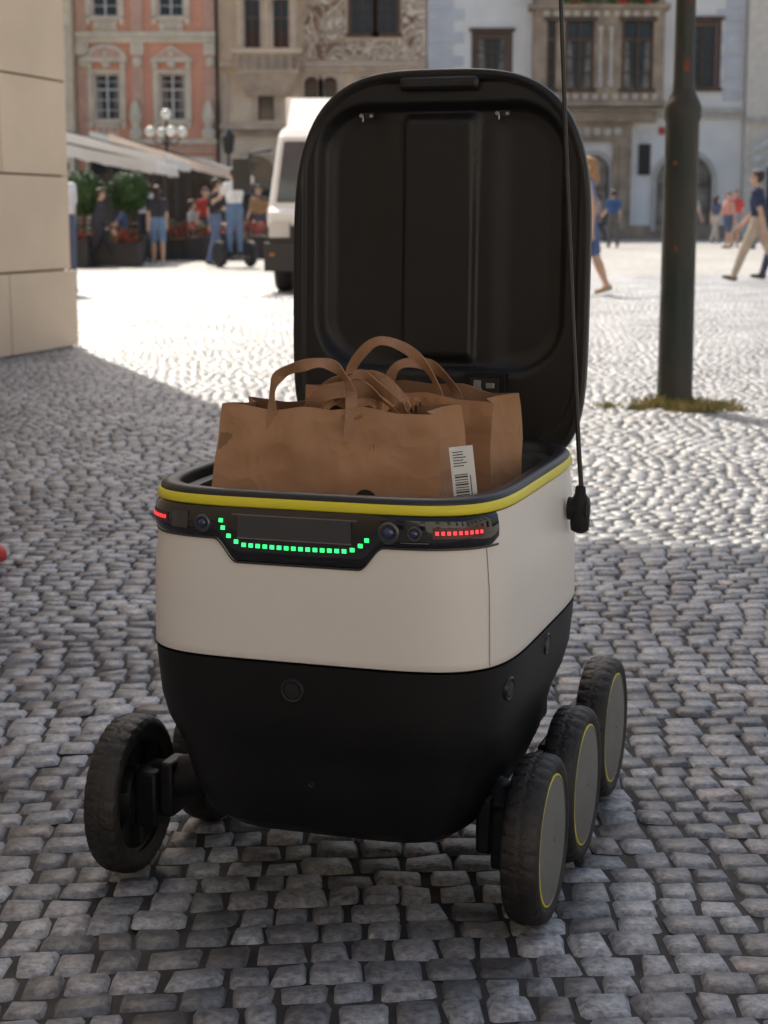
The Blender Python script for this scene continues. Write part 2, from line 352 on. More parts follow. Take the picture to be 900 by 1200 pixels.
# lid
LW,LH=.2315,.294
def lidout(t,d=0):
    s,c=math.sin(t),math.cos(t); n=3.3 if s>0 else 5.5
    W=LW-d; H=LH-d
    a=W*math.copysign(abs(c)**(2/n),c); b=H*math.copysign(abs(s)**(2/n),s)
    return a,b
tt=np.linspace(0,2*math.pi,20001); pp=np.array([lidout(t) for t in tt]); sl=np.concatenate([[0],np.cumsum(np.hypot(*np.diff(pp,axis=0).T))])
LT=[float(np.interp(x,sl,tt)) for x in np.linspace(0,sl[-1],220,endpoint=False)]
def sdrb(a,b,ca,cb,ha,hb,r):
    qx=abs(a-ca)-ha+r; qy=abs(b-cb)-hb+r
    return math.hypot(max(qx,0),max(qy,0))+min(max(qx,qy),0)-r
def sstep(x,w): x=min(max((x+w/2)/w,0),1); return x*x*(3-2*x)
def lh(a,b):
    h=.006*(1-sstep(sdrb(a,b,0,.0,LW-.018,LH-.018,.12)+0,.006))
    h+=.018*(1-sstep(sdrb(a,b,0,.045,.190,.195,.075),.018))
    ins=1-sstep(sdrb(a,b,0,.045,.174,.181,.06),.02)
    h-=.011*ins*(sstep(a+.058,.010)*(1-sstep(a-.052,.010)))
    h+=.004*ins*(sstep(abs(a+.003)-.095,.04))
    h+=.003*(1-sstep(sdrb(a,b,.0,-.235,.11,.03,.02),.01))
    return h
rs=[]
for d,y in ((.055,.052),(.030,.050),(.012,.040),(.003,.026),(0,.012),(0,.0),(.0015,-.004),(.005,-.006),(.009,-.0045)):
    rs.append([(a,y,b) for a,b in (lidout(t,d) for t in LT)])
for k in np.concatenate([np.linspace(.95,.78,44),np.linspace(.77,.02,66)]):
    ring=[]
    for t in LT:
        a,b=lidout(t); a*=k;b*=k; ring.append((a,-.0045+lh(a,b),b))
    rs.append(ring)
lid=empty('lid',(-.010,.372,.823)); lid.parent=bot; lid.rotation_euler=(R(-2.0),0,0)
m=MB(); m.rings(rs,0); m.obj('lid_shell',[lidm],lid,True,angle=80)
m=MB(); m.bx(-.062,.062,-.012,.004,.262,.283); o=m.obj('lid_handle',[lidm],lid,True,bevel=.007)
m=MB(); m.bx(-.052,.052,-.014,-.011,.267,.275); m.obj('handle_slot',[hubb],lid,bevel=.001)
m=MB()
for a in (-.112,.098):
    m.bx(a-.012,a+.012,-.007,.0,.221,.231,0); m.tube([(a-.006,-.008,.226),(a-.006,-.016,.226)],.0035,10,1); m.tube([(a+.008,-.008,.226),(a+.008,-.012,.226)],.003,10,1)
    m.tube([(a-.004,-.013,.226),(a-.004,-.013,.217)],.0018,8,1)
m.obj('lid_latches',[hubb,M('latch_steel',(.35,.35,.35),.25,metal=1)],lid,True,bevel=.001)
m=MB(); m.bx(.048,.112,-.013,.004,-.206,-.154,0); m.bx(.058,.102,-.016,-.012,-.199,-.161,1)
m.bx(.064,.075,-.0185,-.0155,-.178,-.164,2); m.bx(.083,.096,-.0185,-.0155,-.176,-.168,2)
m.tube([(.072,-.016,-.172),(.080,-.032,-.184),(.078,-.034,-.21),(.088,-.03,-.235)],.0028,8,2)
m.obj('lid_connector',[shell_b,hubb,M('pin_metal',(.40,.40,.40),.3,metal=.7)],lid,bevel=.002)
m=MB(); m.bx(-.15,-.07,.335,.38,.50,.575); m.bx(.05,.13,.335,.38,.50,.575); m.obj('hinges',[hubb],bot,bevel=.006)
m=MB(); m.tube([(.238,.175,.503),(.266,.175,.503)],[.016,.016],20,0)
m.rings([[(.255+rx*math.cos(t),.172+rx*math.sin(t),z) for t in np.linspace(0,2*math.pi,20,endpoint=False)] for rx,z in ((.006,.470),(.0125,.474),(.0135,.482),(.0135,.508),(.011,.519),(.008,.524),(.007,.534),(.0045,.536))],0)
m.obj('antenna_mount',[shell_b],bot,True,angle=50)
pts=[(.2565,.172,.53)]; 
for k in range(1,25):
    f=k/24; z=.53+f*1.15; pts.append((.2565-.055*(f*1.15/.66)**.85*.72,.172+.004*math.sin(f*3)-.02*f,z))
m=MB(); m.tube(pts,[.0034-.0011*i/24 for i in range(25)],10); m.obj('antenna_rod',[M('rod_black',(.012,.012,.013),.35)],bot,True)
tp=Vector(pts[-1]); m=MB(); 
rows=[[ (tp.x+.012*math.sin(i*.7),tp.y+.16*i/12, tp.z-.01-j*.03*(1-i/16)) for i in range(13)] for j in range(5)]
m.rings(rows,0,close=False,cap0=False,cap1=False); m.obj('safety_flag',[M('flag_orange',(.8,.16,.02),.7)],bot,True)

# ------------------------------------------------------------ paper bags
def kraft_mat():
    m=M('kraft_paper',(.43,.235,.125),.6,var=.09,scale=14,spec=.35)
    n=m.node_tree.nodes; l=m.node_tree.links; b=n['Principled BSDF']; tc=[x for x in n if x.type=='TEX_COORD'][0]
    nz_=n.new('ShaderNodeTexNoise'); nz_.inputs['Scale'].default_value=9; nz_.inputs['Detail'].default_value=2; l.new(tc.outputs['Object'],nz_.inputs['Vector'])
    ad=n.new('ShaderNodeMixRGB'); ad.inputs[0].default_value=.12; l.new(tc.outputs['Object'],ad.inputs[1]); l.new(nz_.outputs['Color'],ad.inputs[2])
    vo=n.new('ShaderNodeTexVoronoi'); vo.feature='F1'; vo.inputs['Scale'].default_value=14; l.new(ad.outputs[0],vo.inputs['Vector'])
    v2=n.new('ShaderNodeTexVoronoi'); v2.feature='F1'; v2.inputs['Scale'].default_value=36; l.new(ad.outputs[0],v2.inputs['Vector'])
    b1_=n.new('ShaderNodeBump'); b1_.inputs['Strength'].default_value=.5; b1_.inputs['Distance'].default_value=.012; l.new(vo.outputs['Distance'],b1_.inputs['Height'])
    b2_=n.new('ShaderNodeBump'); b2_.inputs['Strength'].default_value=.4; b2_.inputs['Distance'].default_value=.005; l.new(v2.outputs['Distance'],b2_.inputs['Height']); l.new(b1_.outputs[0],b2_.inputs['Normal'])
    l.new(b2_.outputs[0],b.inputs['Normal']); return m
kraft=kraft_mat()
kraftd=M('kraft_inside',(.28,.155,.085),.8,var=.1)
def nz(x,y,z,s=1):
    return (math.sin(x*17*s+y*9*s+1)+math.sin(y*23*s-z*11*s+2.1)+math.sin(z*19*s+x*13*s+.4)+.6*math.sin(x*41*s+z*37*s)+.6*math.sin(z*53*s-x*29*s+y*31*s))/4.2
def tri(x): x=x%1; return abs(x-.5)*2
def bag(name,cx,cy,w,d,zb_,zt,flare=.0,yaw=0,tilt=0,amp=.006,pinch=.7,sag=0):
    e=empty(name,(0,0,0))
    Mw=Matrix.Translation(Vector((-.025,2.237,0)))@Matrix.Rotation(R(-18),4,'Z')@Matrix.Translation(Vector((cx,cy,zb_)))@Matrix.Rotation(yaw,4,'Z')@Matrix.Rotation(tilt,4,'Y')
    e.matrix_world=Mw
    H=zt-zb_; nx,ny=56,18
    per=[]
    for i in range(nx): per.append((-w/2+w*i/nx,-d/2,'f'))
    for i in range(ny): per.append((w/2,-d/2+d*i/ny,'s'))
    for i in range(nx): per.append((w/2-w*i/nx,d/2,'b'))
    for i in range(ny): per.append((-w/2,d/2-d*i/ny,'s'))
    rs=[]
    K=46
    def P(x,y,k,inn=0):
        f=k/K; z=H*f
        fl=1+flare*(1-f)
        xx=x*fl; yy=y*(1-(1-pinch)*f**2)
        if abs(abs(x)-w/2)<1e-6: xx-=math.copysign(.026*(1-abs(y)/(d/2))*f,x)
        n_=nz(xx*1.1+cx,yy,z+cy)*amp*(.4+f)
        crease=(.0050*tri(z*9+xx*4+cx)+.0045*tri(z*5-xx*7+cy*9)+.0030*tri(xx*16+z*3)+.0025*tri(xx*9-z*21))*f
        yy+= n_ + (crease if y>0 else -crease)
        xx+= nz(z+1,xx,yy)*amp*.5
        z+= (.005*nz(x*2,y,3)+.003*tri(x*11+y*7)-sag*(x/w+.5)**2)*f
        if inn: xx*=.985; yy*=.96
        return (xx,yy,z)
    for k in range(K+1): rs.append([P(x,y,k) for x,y,_ in per])
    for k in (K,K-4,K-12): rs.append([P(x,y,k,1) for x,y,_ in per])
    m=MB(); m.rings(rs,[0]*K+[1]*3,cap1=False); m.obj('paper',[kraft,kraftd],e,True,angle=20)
    return e,H
def ribbon(parent,name,pts,wd,mat,nrm=(0,1,0)):
    pts=[Vector(p) for p in pts]
    out=[]
    for i in range(len(pts)-1):
        p0=pts[max(i-1,0)];p1=pts[i];p2=pts[i+1];p3=pts[min(i+2,len(pts)-1)]
        for k in range(8):
            t=k/8; out.append(.5*((2*p1)+(-p0+p2)*t+(2*p0-5*p1+4*p2-p3)*t*t+(-p0+3*p1-3*p2+p3)*t*t*t))
    out.append(pts[-1])
    N_=Vector(nrm); A=[];B=[];A2=[];B2=[]
    for i,p in enumerate(out):
        d=(out[min(i+1,len(out)-1)]-out[max(i-1,0)]).normalized()
        s=d.cross(N_).normalized(); tw=.75*math.sin(i*.27+len(pts)); s=(s*math.cos(tw)+N_*math.sin(tw)); n2=d.cross(s).normalized()*.0007
        A.append(tuple(p+s*wd/2+n2));B.append(tuple(p-s*wd/2+n2));A2.append(tuple(p+s*wd/2-n2));B2.append(tuple(p-s*wd/2-n2))
    m=MB(); rs=[[A[i],B[i],B2[i],A2[i]] for i in range(len(A))]; m.rings(rs,0); m.obj(name,[mat],parent,True,angle=50)
strap=M('strap_paper',(.34,.185,.10),.7,var=.15,scale=20,bump=.4,bscale=60)
b1,H1=bag('paper_bag',-.008,-.070,.298,.15,.37,.662,flare=.14,yaw=R(-3),tilt=0,amp=.006,pinch=.42)
ribbon(b1,'handle_front',[(-.074,-.048,H1-.075),(-.077,-.044,H1-.02),(-.079,-.038,H1+.022),(-.068,-.036,H1+.042),(-.040,-.034,H1+.053),(-.010,-.03,H1+.057),(.012,-.03,H1+.046),(.026,-.032,H1+.02),(.029,-.044,H1-.02),(.030,-.052,H1-.075)],.015,strap,(0,1,0))
ribbon(b1,'handle_back',[(-.055,.03,H1-.03),(-.045,.03,H1+.008),(-.01,.022,H1+.030),(.04,.02,H1+.036),(.075,.025,H1+.004),(.08,.03,H1-.03)],.017,strap,(0,1,0))
ribbon(b1,'handle_loop',[(-.045,.0,H1-.01),(-.02,-.005,H1+.016),(.03,.0,H1+.022),(.058,.004,H1+.004),(.07,.01,H1-.02)],.022,strap,(0,1,.3))
ribbon(b1,'handle_fold',[(-.05,.01,H1-.01),(-.01,.012,H1+.022),(.02,.012,H1+.040),(.05,.012,H1+.022),(.09,.02,H1-.02)],.014,strap,(0,1,-.3))
pts=[]
for k in range(14):
    a=math.pi*k/13; pts.append((.070+.018*math.cos(a),.0,.0+.022*math.sin(a)))
m=MB(); m.add([(x,-.0935,.180+z) for x,_,z in pts],[tuple(range(len(pts)))]); m.obj('printed_mark',[M('print_black',(.02,.02,.02),.6)],b1)
b2,H2=bag('paper_bag',.038,.085,.27,.13,.36,.672,flare=.02,yaw=R(-6),tilt=R(1),amp=.008,pinch=.75,sag=.006)
ribbon(b2,'handle_front',[(-.075,-.055,H2-.06),(-.073,-.055,H2),(-.066,-.055,H2+.035),(-.03,-.055,H2+.066),(.02,-.052,H2+.050),(.055,-.052,H2+.005),(.062,-.052,H2-.06)],.014,strap,(0,1,0))
ribbon(b2,'handle_back',[(-.07,.05,H2-.03),(-.05,.05,H2+.022),(.0,.045,H2+.028),(.035,.05,H2+.0),(.045,.05,H2-.03)],.017,strap,(0,1,0))
m=MB(); rs=[]
for j in range(24):
    rs.append([(-.07+.14*i/25, -.03+.07*j/23+.008*math.sin(i*.9), .022*math.sin(math.pi*i/25)*math.sin(math.pi*j/23)+.014*tri(i*.13+j*.17)+.010*tri(i*.09-j*.19)) for i in range(26)])
m.rings(rs,0,close=False,cap0=False,cap1=False); o=m.obj('crumpled_top',[kraft],b1); o.location=(.02,.03,H1-.014)
m=MB(); m.bx(-.0145,.0145,-.0006,.0006,-.036,.036,0)
for i in range(11): 
    h=.0010 if i%3 else .0018
    m.bx(-.011,-.011+.016,-.0012,-.0007,-.030+i*.0031,-.030+i*.0031+h,1)
for i in range(6): m.bx(-.011,-.011+random.uniform(.012,.021),-.0012,-.0007,.012+i*.0034,.0130+i*.0034,1)
m.bx(.0075,.0085,-.0012,-.0007,-.03,.0,1)
m.obj('barcode_label',[M('label_white',(.78,.78,.76),.5,var=.03),MATS['print_black']],b1,loc=(.1835,-.056,H1-.072),rot=(R(-4),R(-6),R(24)))

# ------------------------------------------------------------ buildings
glassA=M('window_glass',(.035,.04,.047),.06,var=.3,scale=.6,coat=.3)
glassB=M('window_glass_curtain',(.20,.185,.165),.25,var=.5,scale=1.5)
def facade(name,x0,x1,H,ops,wall,trim,frame,extra=None,y=75,depth=12):
    e=empty(name,(0,y,0))
    xs=sorted(set([x0,x1]+[v for o in ops for v in (o['x'],o['x']+o['w'])])); zs=sorted(set([0,H]+[v for o in ops for v in (o['z'],o['z']+o['h'])]))
    m=MB()
    for i in range(len(xs)-1):
        for j in range(len(zs)-1):
            cx=(xs[i]+xs[i+1])/2; cz=(zs[j]+zs[j+1])/2
            if any(o['x']<cx<o['x']+o['w'] and o['z']<cz<o['z']+o['h'] for o in ops): continue
            m.quad((xs[i],0,zs[j]),(xs[i+1],0,zs[j]),(xs[i+1],0,zs[j+1]),(xs[i],0,zs[j+1]))
    t=MB(); g=MB()
    for o in ops:
        x,z,w_,h=o['x'],o['z'],o['w'],o['h']; D=.3
        m.quad((x,0,z),(x,D,z),(x,D,z+h),(x,0,z+h)); m.quad((x+w_,0,z),(x+w_,0,z+h),(x+w_,D,z+h),(x+w_,D,z))
        m.quad((x,0,z+h),(x,D,z+h),(x+w_,D,z+h),(x+w_,0,z+h)); m.quad((x,0,z),(x+w_,0,z),(x+w_,D,z),(x,D,z))
        g.quad((x,.24,z),(x+w_,.24,z),(x+w_,.24,z+h),(x,.24,z+h),2 if o.get('cur') else 0)
        f=.07; st=o.get('st','flat')
        if not o.get('open'):
            g.bx(x,x+f,.16,.235,z,z+h,1); g.bx(x+w_-f,x+w_,.16,.235,z,z+h,1); g.bx(x+f,x+w_-f,.16,.235,z,z+f,1); g.bx(x+f,x+w_-f,.16,.235,z+h-f,z+h,1)
            nm=o.get('mul',1)
            for k in range(nm): 
                xm=x+w_*(k+1)/(nm+1); g.bx(xm-.035,xm+.035,.15,.232,z+f,z+h-f,1)
            for q in o.get('tr',(.66,)): g.bx(x+f,x+w_-f,.165,.228,z+h*q-.03,z+h*q+.03,1)
            if o.get('fine'):
                for q in (.22,.44,.83): g.bx(x+f,x+w_-f,.19,.226,z+h*q-.015,z+h*q+.015,1)
                if random.random()<.8:
                    g.quad((x+f,.236,z+f),(x+w_*.3,.236,z+f),(x+w_*.22,.236,z+h-f),(x+f,.236,z+h-f),2); g.quad((x+w_*.72,.236,z+f),(x+w_-f,.236,z+f),(x+w_-f,.236,z+h-f),(x+w_*.8,.236,z+h-f),2)
        if o.get('arch'):
            r=w_/2; cx=x+r; cz=z+h-r; n=10
            for sg in (-1,1):
                pts=[(cx+sg*r*math.sin(a),-.002,cz+r*math.cos(a)) for a in np.linspace(0,math.pi/2,n)]
                for k in range(n-1):
                    a,b_=pts[k],pts[k+1]
                    q=[a,b_,(b_[0],-.002,z+h),(a[0],-.002,z+h)]
                    if sg<0: q=q[::-1]
                    m.add(q+[(p[0],.3,p[2]) for p in (a,b_)],[(0,1,2,3)]+([(0,4,5,1)] if sg>0 else []))
            if st!='none':
                k0=.22
                rs=[]
                for a in np.linspace(-math.pi/2,math.pi/2,20):
                    rs.append([(cx+rr*math.sin(a),yy,cz+rr*math.cos(a)) for rr,yy in ((r,-.002),(r+.01,-.10),(r+k0,-.10),(r+k0,-.002))])
                t.rings(rs,0); t.bx(x-k0,x,-.10,-.002,z,cz,0); t.bx(x+w_,x+w_+k0,-.10,-.002,z,cz,0)
        elif st!='none':
            k=o.get('sw',.16)
            t.bx(x-k,x,-.07,-.002,z,z+h,1 if o.get('brown') else 0); t.bx(x+w_,x+w_+k,-.07,-.002,z,z+h,1 if o.get('brown') else 0)
            mi=1 if o.get('brown') else 0
            t.bx(x-k,x+w_+k,-.08,-.002,z+h+.002,z+h+k,mi); t.bx(x-k-.08,x+w_+k+.08,-.16,-.002,z-.15,z-.002,mi)
            if st=='ped' or st=='tri':
                zz=z+h+k+.3; xa,xb=x-k-.18,x+w_+k+.18
                t.bx(xa,xb,-.26,-.002,zz,zz+.12,mi)
                if st=='tri':
                    P=[(xa,zz+.12),(xb,zz+.12),((xa+xb)/2,zz+.70)]
                else:
                    P=[(xa,zz+.12),(xb,zz+.12)]+[((xa+xb)/2+(xb-xa)/2*math.cos(a),zz+.12+.62*math.sin(a)) for a in np.linspace(.25,math.pi-.25,9)]
                t.rings([[(p[0],yy,p[1]) for p in P] for yy in (-.2,-.003)],mi)
                cxx=(xa+xb)/2; P2=[(cxx+(px_-cxx)*.72,zz+.2+(pz-zz-.12)*.62) for px_,pz in P]
                t.rings([[(p[0],yy,p[1]) for p in P2] for yy in (-.225,-.201)],2)
                t.sph((cxx,-.16,zz-.08),.20,mi,8,6); t.sph((cxx,-.24,zz+.33),.13,mi,8,6)
                for sg in (0,1):
                    xx=xa+.08 if sg==0 else xb-.28
                    t.bx(xx,xx+.20,-.16,-.003,z-.05,zz-.003,mi); t.sph((xx+.1,-.18,zz-.18),.14,mi,8,6,(1,.6,1.3)); t.sph((xx+.1,-.14,z-.2),.13,mi,8,6,(1,.6,1.4))
                t.bx(x+.05,x+w_-.05,-.09,-.003,z-.62,z-.17,mi); 
                for dx in (-.3,0,.3): t.sph((cxx+dx,-.11,z-.4),.13,2,8,6,(1,.4,1))
            if st=='cap': t.bx(x-k-.1,x+w_+k+.1,-.2,-.002,z+h+k+.003,z+h+k+.14,mi)
    if extra: extra(m,t,g)
    m.quad((x0,0,0),(x0,0,H),(x0,depth,H),(x0,depth,0)); m.quad((x1,0,0),(x1,depth,0),(x1,depth,H),(x1,0,H)); m.quad((x0,depth,0),(x0,depth,H),(x1,depth,H),(x1,depth,0))
    m.obj('walls',[wall],e); 
    if t.v: t.obj('trim',trim if isinstance(trim,list) else [trim,trim],e)
    if g.v: g.obj('windows',[glassA,frame,glassB],e)
    rf=MB(); a,b_=x0+.01,x1-.01; rf.rings([[(a,-.5,H),(a,depth/2,H+4),(a,depth+.5,H),(a,depth,H-.1),(a,-.4,H-.1)],[(b_,-.5,H),(b_,depth/2,H+4),(b_,depth+.5,H),(b_,depth,H-.1),(b_,-.4,H-.1)]])
    rf.obj('roof',[M('roof_tile',(.25,.09,.05),.8,var=.3,scale=3)],e)
    return e
white_wall=M('plaster_white',(.92,.89,.84),.85,var=.06,scale=.8,bump=.1,bscale=20)
quoin=M('quoin_bluegrey',(.66,.67,.69),.8,var=.1,scale=1.5); sandst=M('sandstone_brown',(.42,.32,.23),.85,var=.28,scale=1.2,bump=.3,bscale=8)
brownf=M('frame_brown',(.12,.072,.048),.6,var=.2); whitef=M('frame_white',(.85,.82,.75),.6)
def exA(m,t,g):
    for k in range(22):
        wq=1.5 if k%2 else 1.05
        t.bx(1.9,1.9+wq,-.05,-.002,5.8+k*.48,5.8+k*.48+.44,2); t.bx(15.35-wq*.8,15.35,-.05,-.002,5.8+k*.48,5.8+k*.48+.44,2)
    for k in range(10):
        wq=1.3 if k%2 else .9
        t.bx(1.9,1.9+wq,-.05,-.002,.6+k*.44,.6+k*.44+.40,2)
    t.bx(1.86,15.4,-.35,-.002,5.3,5.5,0); t.bx(1.86,15.4,-.22,-.003,5.08,5.298,0)
    t.bx(1.86,15.4,-.06,-.004,.0,.55,3)
    t.bx(6.3,6.55,-.9,-.006,5.52,12,3)
    for a,b_ in ((6.55,6.85),(7.25,7.6),(8.85,10.0),(11.35,11.8)): t.bx(a,b_,-.9,-.006,6.25,9.1,3)
    t.bx(6.55,11.8,-.9,-.006,5.52,6.248,3); t.bx(6.55,11.8,-.9,-.006,9.102,10.3,3); t.bx(6.55,11.8,-.9,-.006,10.3,12,4)
    t.bx(6.1,12.0,-1.1,-.007,9.5,9.7,3); t.bx(6.1,12.0,-1.1,-.007,5.52,5.75,3)
    t.bx(6.5,11.6,-.6,-.006,4.9,5.3,3)
    for k in range(12): t.bx(6.7+k*.42,6.95+k*.42,-.96,-.905,9.2,9.45,4); t.bx(6.7+k*.42,6.95+k*.42,-.96,-.905,5.8,6.05,4)
    for x in (9.1,9.55): t.lathe([(.13,6.3),(.16,6.5),(.09,6.6),(.08,8.5),(.15,8.7),(.17,8.8)],10,4,o=(x,-.98,0))
    for a,b_ in ((6.86,7.24),(7.62,8.84),(10.02,11.34)):
        g.quad((a,-.7,6.25),(b_,-.7,6.25),(b_,-.7,9.1),(a,-.7,9.1),0)
        g.bx(a,a+.09,-.86,-.705,6.25,9.1,1); g.bx(b_-.09,b_,-.86,-.705,6.25,9.1,1); g.bx(a,b_,-.862,-.707,8.2,8.32,1)
        if b_-a>1:
            g.bx((a+b_)/2-.05,(a+b_)/2+.05,-.864,-.703,6.25,9.1,1)
            g.quad((a+.1,-.704,6.3),(a+.38,-.704,6.3),(a+.3,-.704,8.2),(a+.1,-.704,8.2),2); g.quad((b_-.38,-.704,6.3),(b_-.1,-.704,6.3),(b_-.1,-.704,8.2),(b_-.3,-.704,8.2),2)
        for q in (6.9,7.55): g.bx(a,b_,-.80,-.709,q,q+.04,1)
        g.bx(a-.12,b_+.12,-.98,-.902,6.1,6.26,1); g.bx(a-.12,b_+.12,-.98,-.902,9.0,9.2,1)
    for k in range(90): t.sph((random.uniform(7.5,11.5),-1.05+random.uniform(-.1,.1),9.85+random.uniform(-.1,.25)),.11,5 if k%4 else 6,6,4)
    for a,b_ in ((7.6,8.15),(9.85,10.6)): t.bx(a,b_,-.30,-.002,0,4.1,3)
    t.bx(7.6,10.6,-.32,-.003,4.1,4.9,3); t.bx(7.4,10.8,-.45,-.004,4.9,5.06,3)
    t.bx(7.75,8.0,-.42,-.31,.3,3.9,3); t.bx(10.1,10.4,-.42,-.31,.3,3.9,3)
    for dx in np.linspace(-.9,.9,5): t.sph((9.1+dx,-.36,4.5),.2,4,8,6,(1,.4,1))
    t.bx(10.95,11.45,-.12,-.01,2.7,4.0,7); t.bx(11.05,11.35,-.14,-.122,4.1,4.5,8); t.bx(12.2,12.5,-.1,-.01,4.4,4.75,9); t.bx(11.8,12.05,-.1,-.01,4.4,4.7,9)
trA=[M('trim_stone',(.60,.56,.50),.8,var=.12),brownf,quoin,sandst,M('oriel_plaster',(.62,.55,.46),.8,var=.15),M('leaves',(.05,.11,.03),.7,var=.4),M('petals_red',(.65,.04,.04),.6),M('plaque_black',(.02,.02,.022),.5),M('sign_white',(.7,.7,.68),.5),M('sign_red',(.5,.05,.05),.5)]
opsA=[dict(x=3.95,z=6.75,w=1.3,h=1.7,brown=1,sw=.22,st='cap',fine=1),dict(x=13.0,z=6.35,w=1.15,h=2.6,brown=1,sw=.2,st='cap',fine=1),
 dict(x=3.95,z=10.9,w=1.3,h=2,brown=1,sw=.22,fine=1),dict(x=13.0,z=10.9,w=1.15,h=2.2,brown=1,sw=.2),
 dict(x=8.35,z=.02,w=1.35,h=3.5,arch=1,cur=1,tr=(.6,),mul=1),dict(x=11.75,z=.3,w=2.4,h=3.3,arch=1,cur=1,mul=2,tr=(.6,)),dict(x=3.2,z=.1,w=2.4,h=3.4,arch=1,mul=2)]
facade('townhouse',1.85,15.4,16,opsA,white_wall,trA,brownf,exA)
def paint_mat():
    m=bpy.data.materials.new('painted_plaster'); m.use_nodes=True; nt=m.node_tree; n=nt.nodes; l=nt.links; b=n['Principled BSDF']; b.inputs['Roughness'].default_value=.85
    tc=n.new('ShaderNodeTexCoord'); nz_=n.new('ShaderNodeTexNoise'); nz_.inputs['Scale'].default_value=.75; nz_.inputs['Detail'].default_value=1.2; nz_.inputs['Distortion'].default_value=2.6; l.new(tc.outputs['Object'],nz_.inputs['Vector'])
    rp=n.new('ShaderNodeValToRGB'); rp.color_ramp.interpolation='LINEAR'
    e=rp.color_ramp.elements; bg=(.84,.71,.55,1); e[0].position=.36; e[0].color=bg; e[1].position=.385; e[1].color=(.24,.11,.06,1)
    for p,c in ((.41,(.28,.14,.08,1)),(.43,bg),(.475,bg),(.49,(.20,.12,.08,1)),(.52,(.36,.20,.12,1)),(.535,bg),(.575,bg),(.59,(.24,.13,.08,1)),(.63,(.45,.28,.17,1)),(.65,bg),(.68,(.3,.17,.11,1))):
        x=e.new(p); x.color=c
    l.new(nz_.outputs['Fac'],rp.inputs[0]); l.new(rp.outputs[0],b.inputs['Base Color']); return m
beige=M('plaster_beige',(.82,.64,.46),.85,var=.10,scale=1,bump=.1,bscale=15); pm=paint_mat()
trB=[M('trim_sand',(.66,.51,.38),.85,var=.18,scale=2),brownf,sandst,pm,beige]
def exB(m,t,g):
    t.bx(-3.4,1.75,-.03,-.002,7.5,8.3,3); t.bx(-3.4,-1.65,-.03,-.002,8.3,15,3); t.bx(.75,1.75,-.03,-.002,8.3,15,3); t.bx(-1.65,.75,-.03,-.002,10.9,15,3)
    t.bx(-7.05,1.78,-.3,-.004,7.2,7.4,0); t.bx(-3.4,1.78,-.22,-.005,7.0,7.19,0); t.bx(-7.05,1.78,-.3,-.002,4.6,4.85,0); t.bx(-7.05,1.78,-.16,-.003,4.35,4.59,2)
    T=[(-6.25,6.9),(-5.9,6.0),(-4.0,6.0),(-3.6,6.9)]
    t.rings([[(p[0]*1,-.003,p[1]) for p in T],[(p[0],-.9 if p[1]>6.5 else -.25,p[1]) for p in T]],0)
    t.bx(-6.25,-3.6,-1.0,-.01,6.9,7.9,0)
    for a,b_ in ((-6.25,-5.85),(-5.2,-4.65),(-4.0,-3.6)): t.bx(a,b_,-1.0,-.01,7.9,9.9,0)
    t.bx(-6.25,-3.6,-1.0,-.01,9.9,12.6,0); t.bx(-6.4,-3.45,-1.15,-.012,7.7,7.9,4); t.bx(-6.4,-3.45,-1.15,-.012,9.95,10.1,4)
    for k in range(7): t.bx(-6.15+k*.38,-5.95+k*.38,-1.08,-1.002,7.05,7.6,2)
    for x in (-6.05,-4.92,-3.8): t.lathe([(.13,7.95),(.08,8.1),(.08,9.6),(.15,9.85)],10,4,o=(x,-1.05,0))
    for a,b_ in ((-5.85,-5.2),(-4.65,-4.0)):
        g.quad((a,-.8,7.9),(b_,-.8,7.9),(b_,-.8,9.9),(a,-.8,9.9),0); g.bx(a,b_,-.9,-.81,9.1,9.2,1); g.bx((a+b_)/2-.04,(a+b_)/2+.04,-.89,-.805,7.9,9.9,1)
    for x in (-6.95,-2.0,1.4): t.bx(x,x+.3,-.12,-.006,4.86,7.0,0)
opsB=[dict(x=-1.4,z=8.6,w=.95,h=2.1,brown=1,sw=.14,fine=1),dict(x=-.3,z=8.6,w=.85,h=2.1,brown=1,sw=.14,fine=1),
 dict(x=-5.4,z=5.0,w=.7,h=1.75,arch=1,mul=0),dict(x=-3.4,z=5.5,w=.6,h=1.3,arch=1,mul=0),dict(x=-2.6,z=5.5,w=.6,h=1.3,arch=1,mul=0),dict(x=-1.2,z=5.2,w=.9,h=1.6,arch=1),dict(x=.2,z=5.2,w=.9,h=1.6,arch=1),
 dict(x=-6.5,z=.02,w=1.9,h=3.5,arch=1,open=1),dict(x=-3.6,z=.02,w=1.9,h=3.5,arch=1,open=1),dict(x=-.8,z=.02,w=1.9,h=3.5,arch=1,open=1)]
facade('painted_house',-7.1,1.8,17,opsB,beige,trB,brownf,exB)
pink=M('plaster_pink',(.88,.43,.29),.85,var=.08,scale=.9,bump=.1,bscale=15)
trC=[M('trim_cream',(.80,.69,.53),.85,var=.12,scale=2),brownf,M('pilaster_pink',(.74,.45,.33),.85,var=.1)]
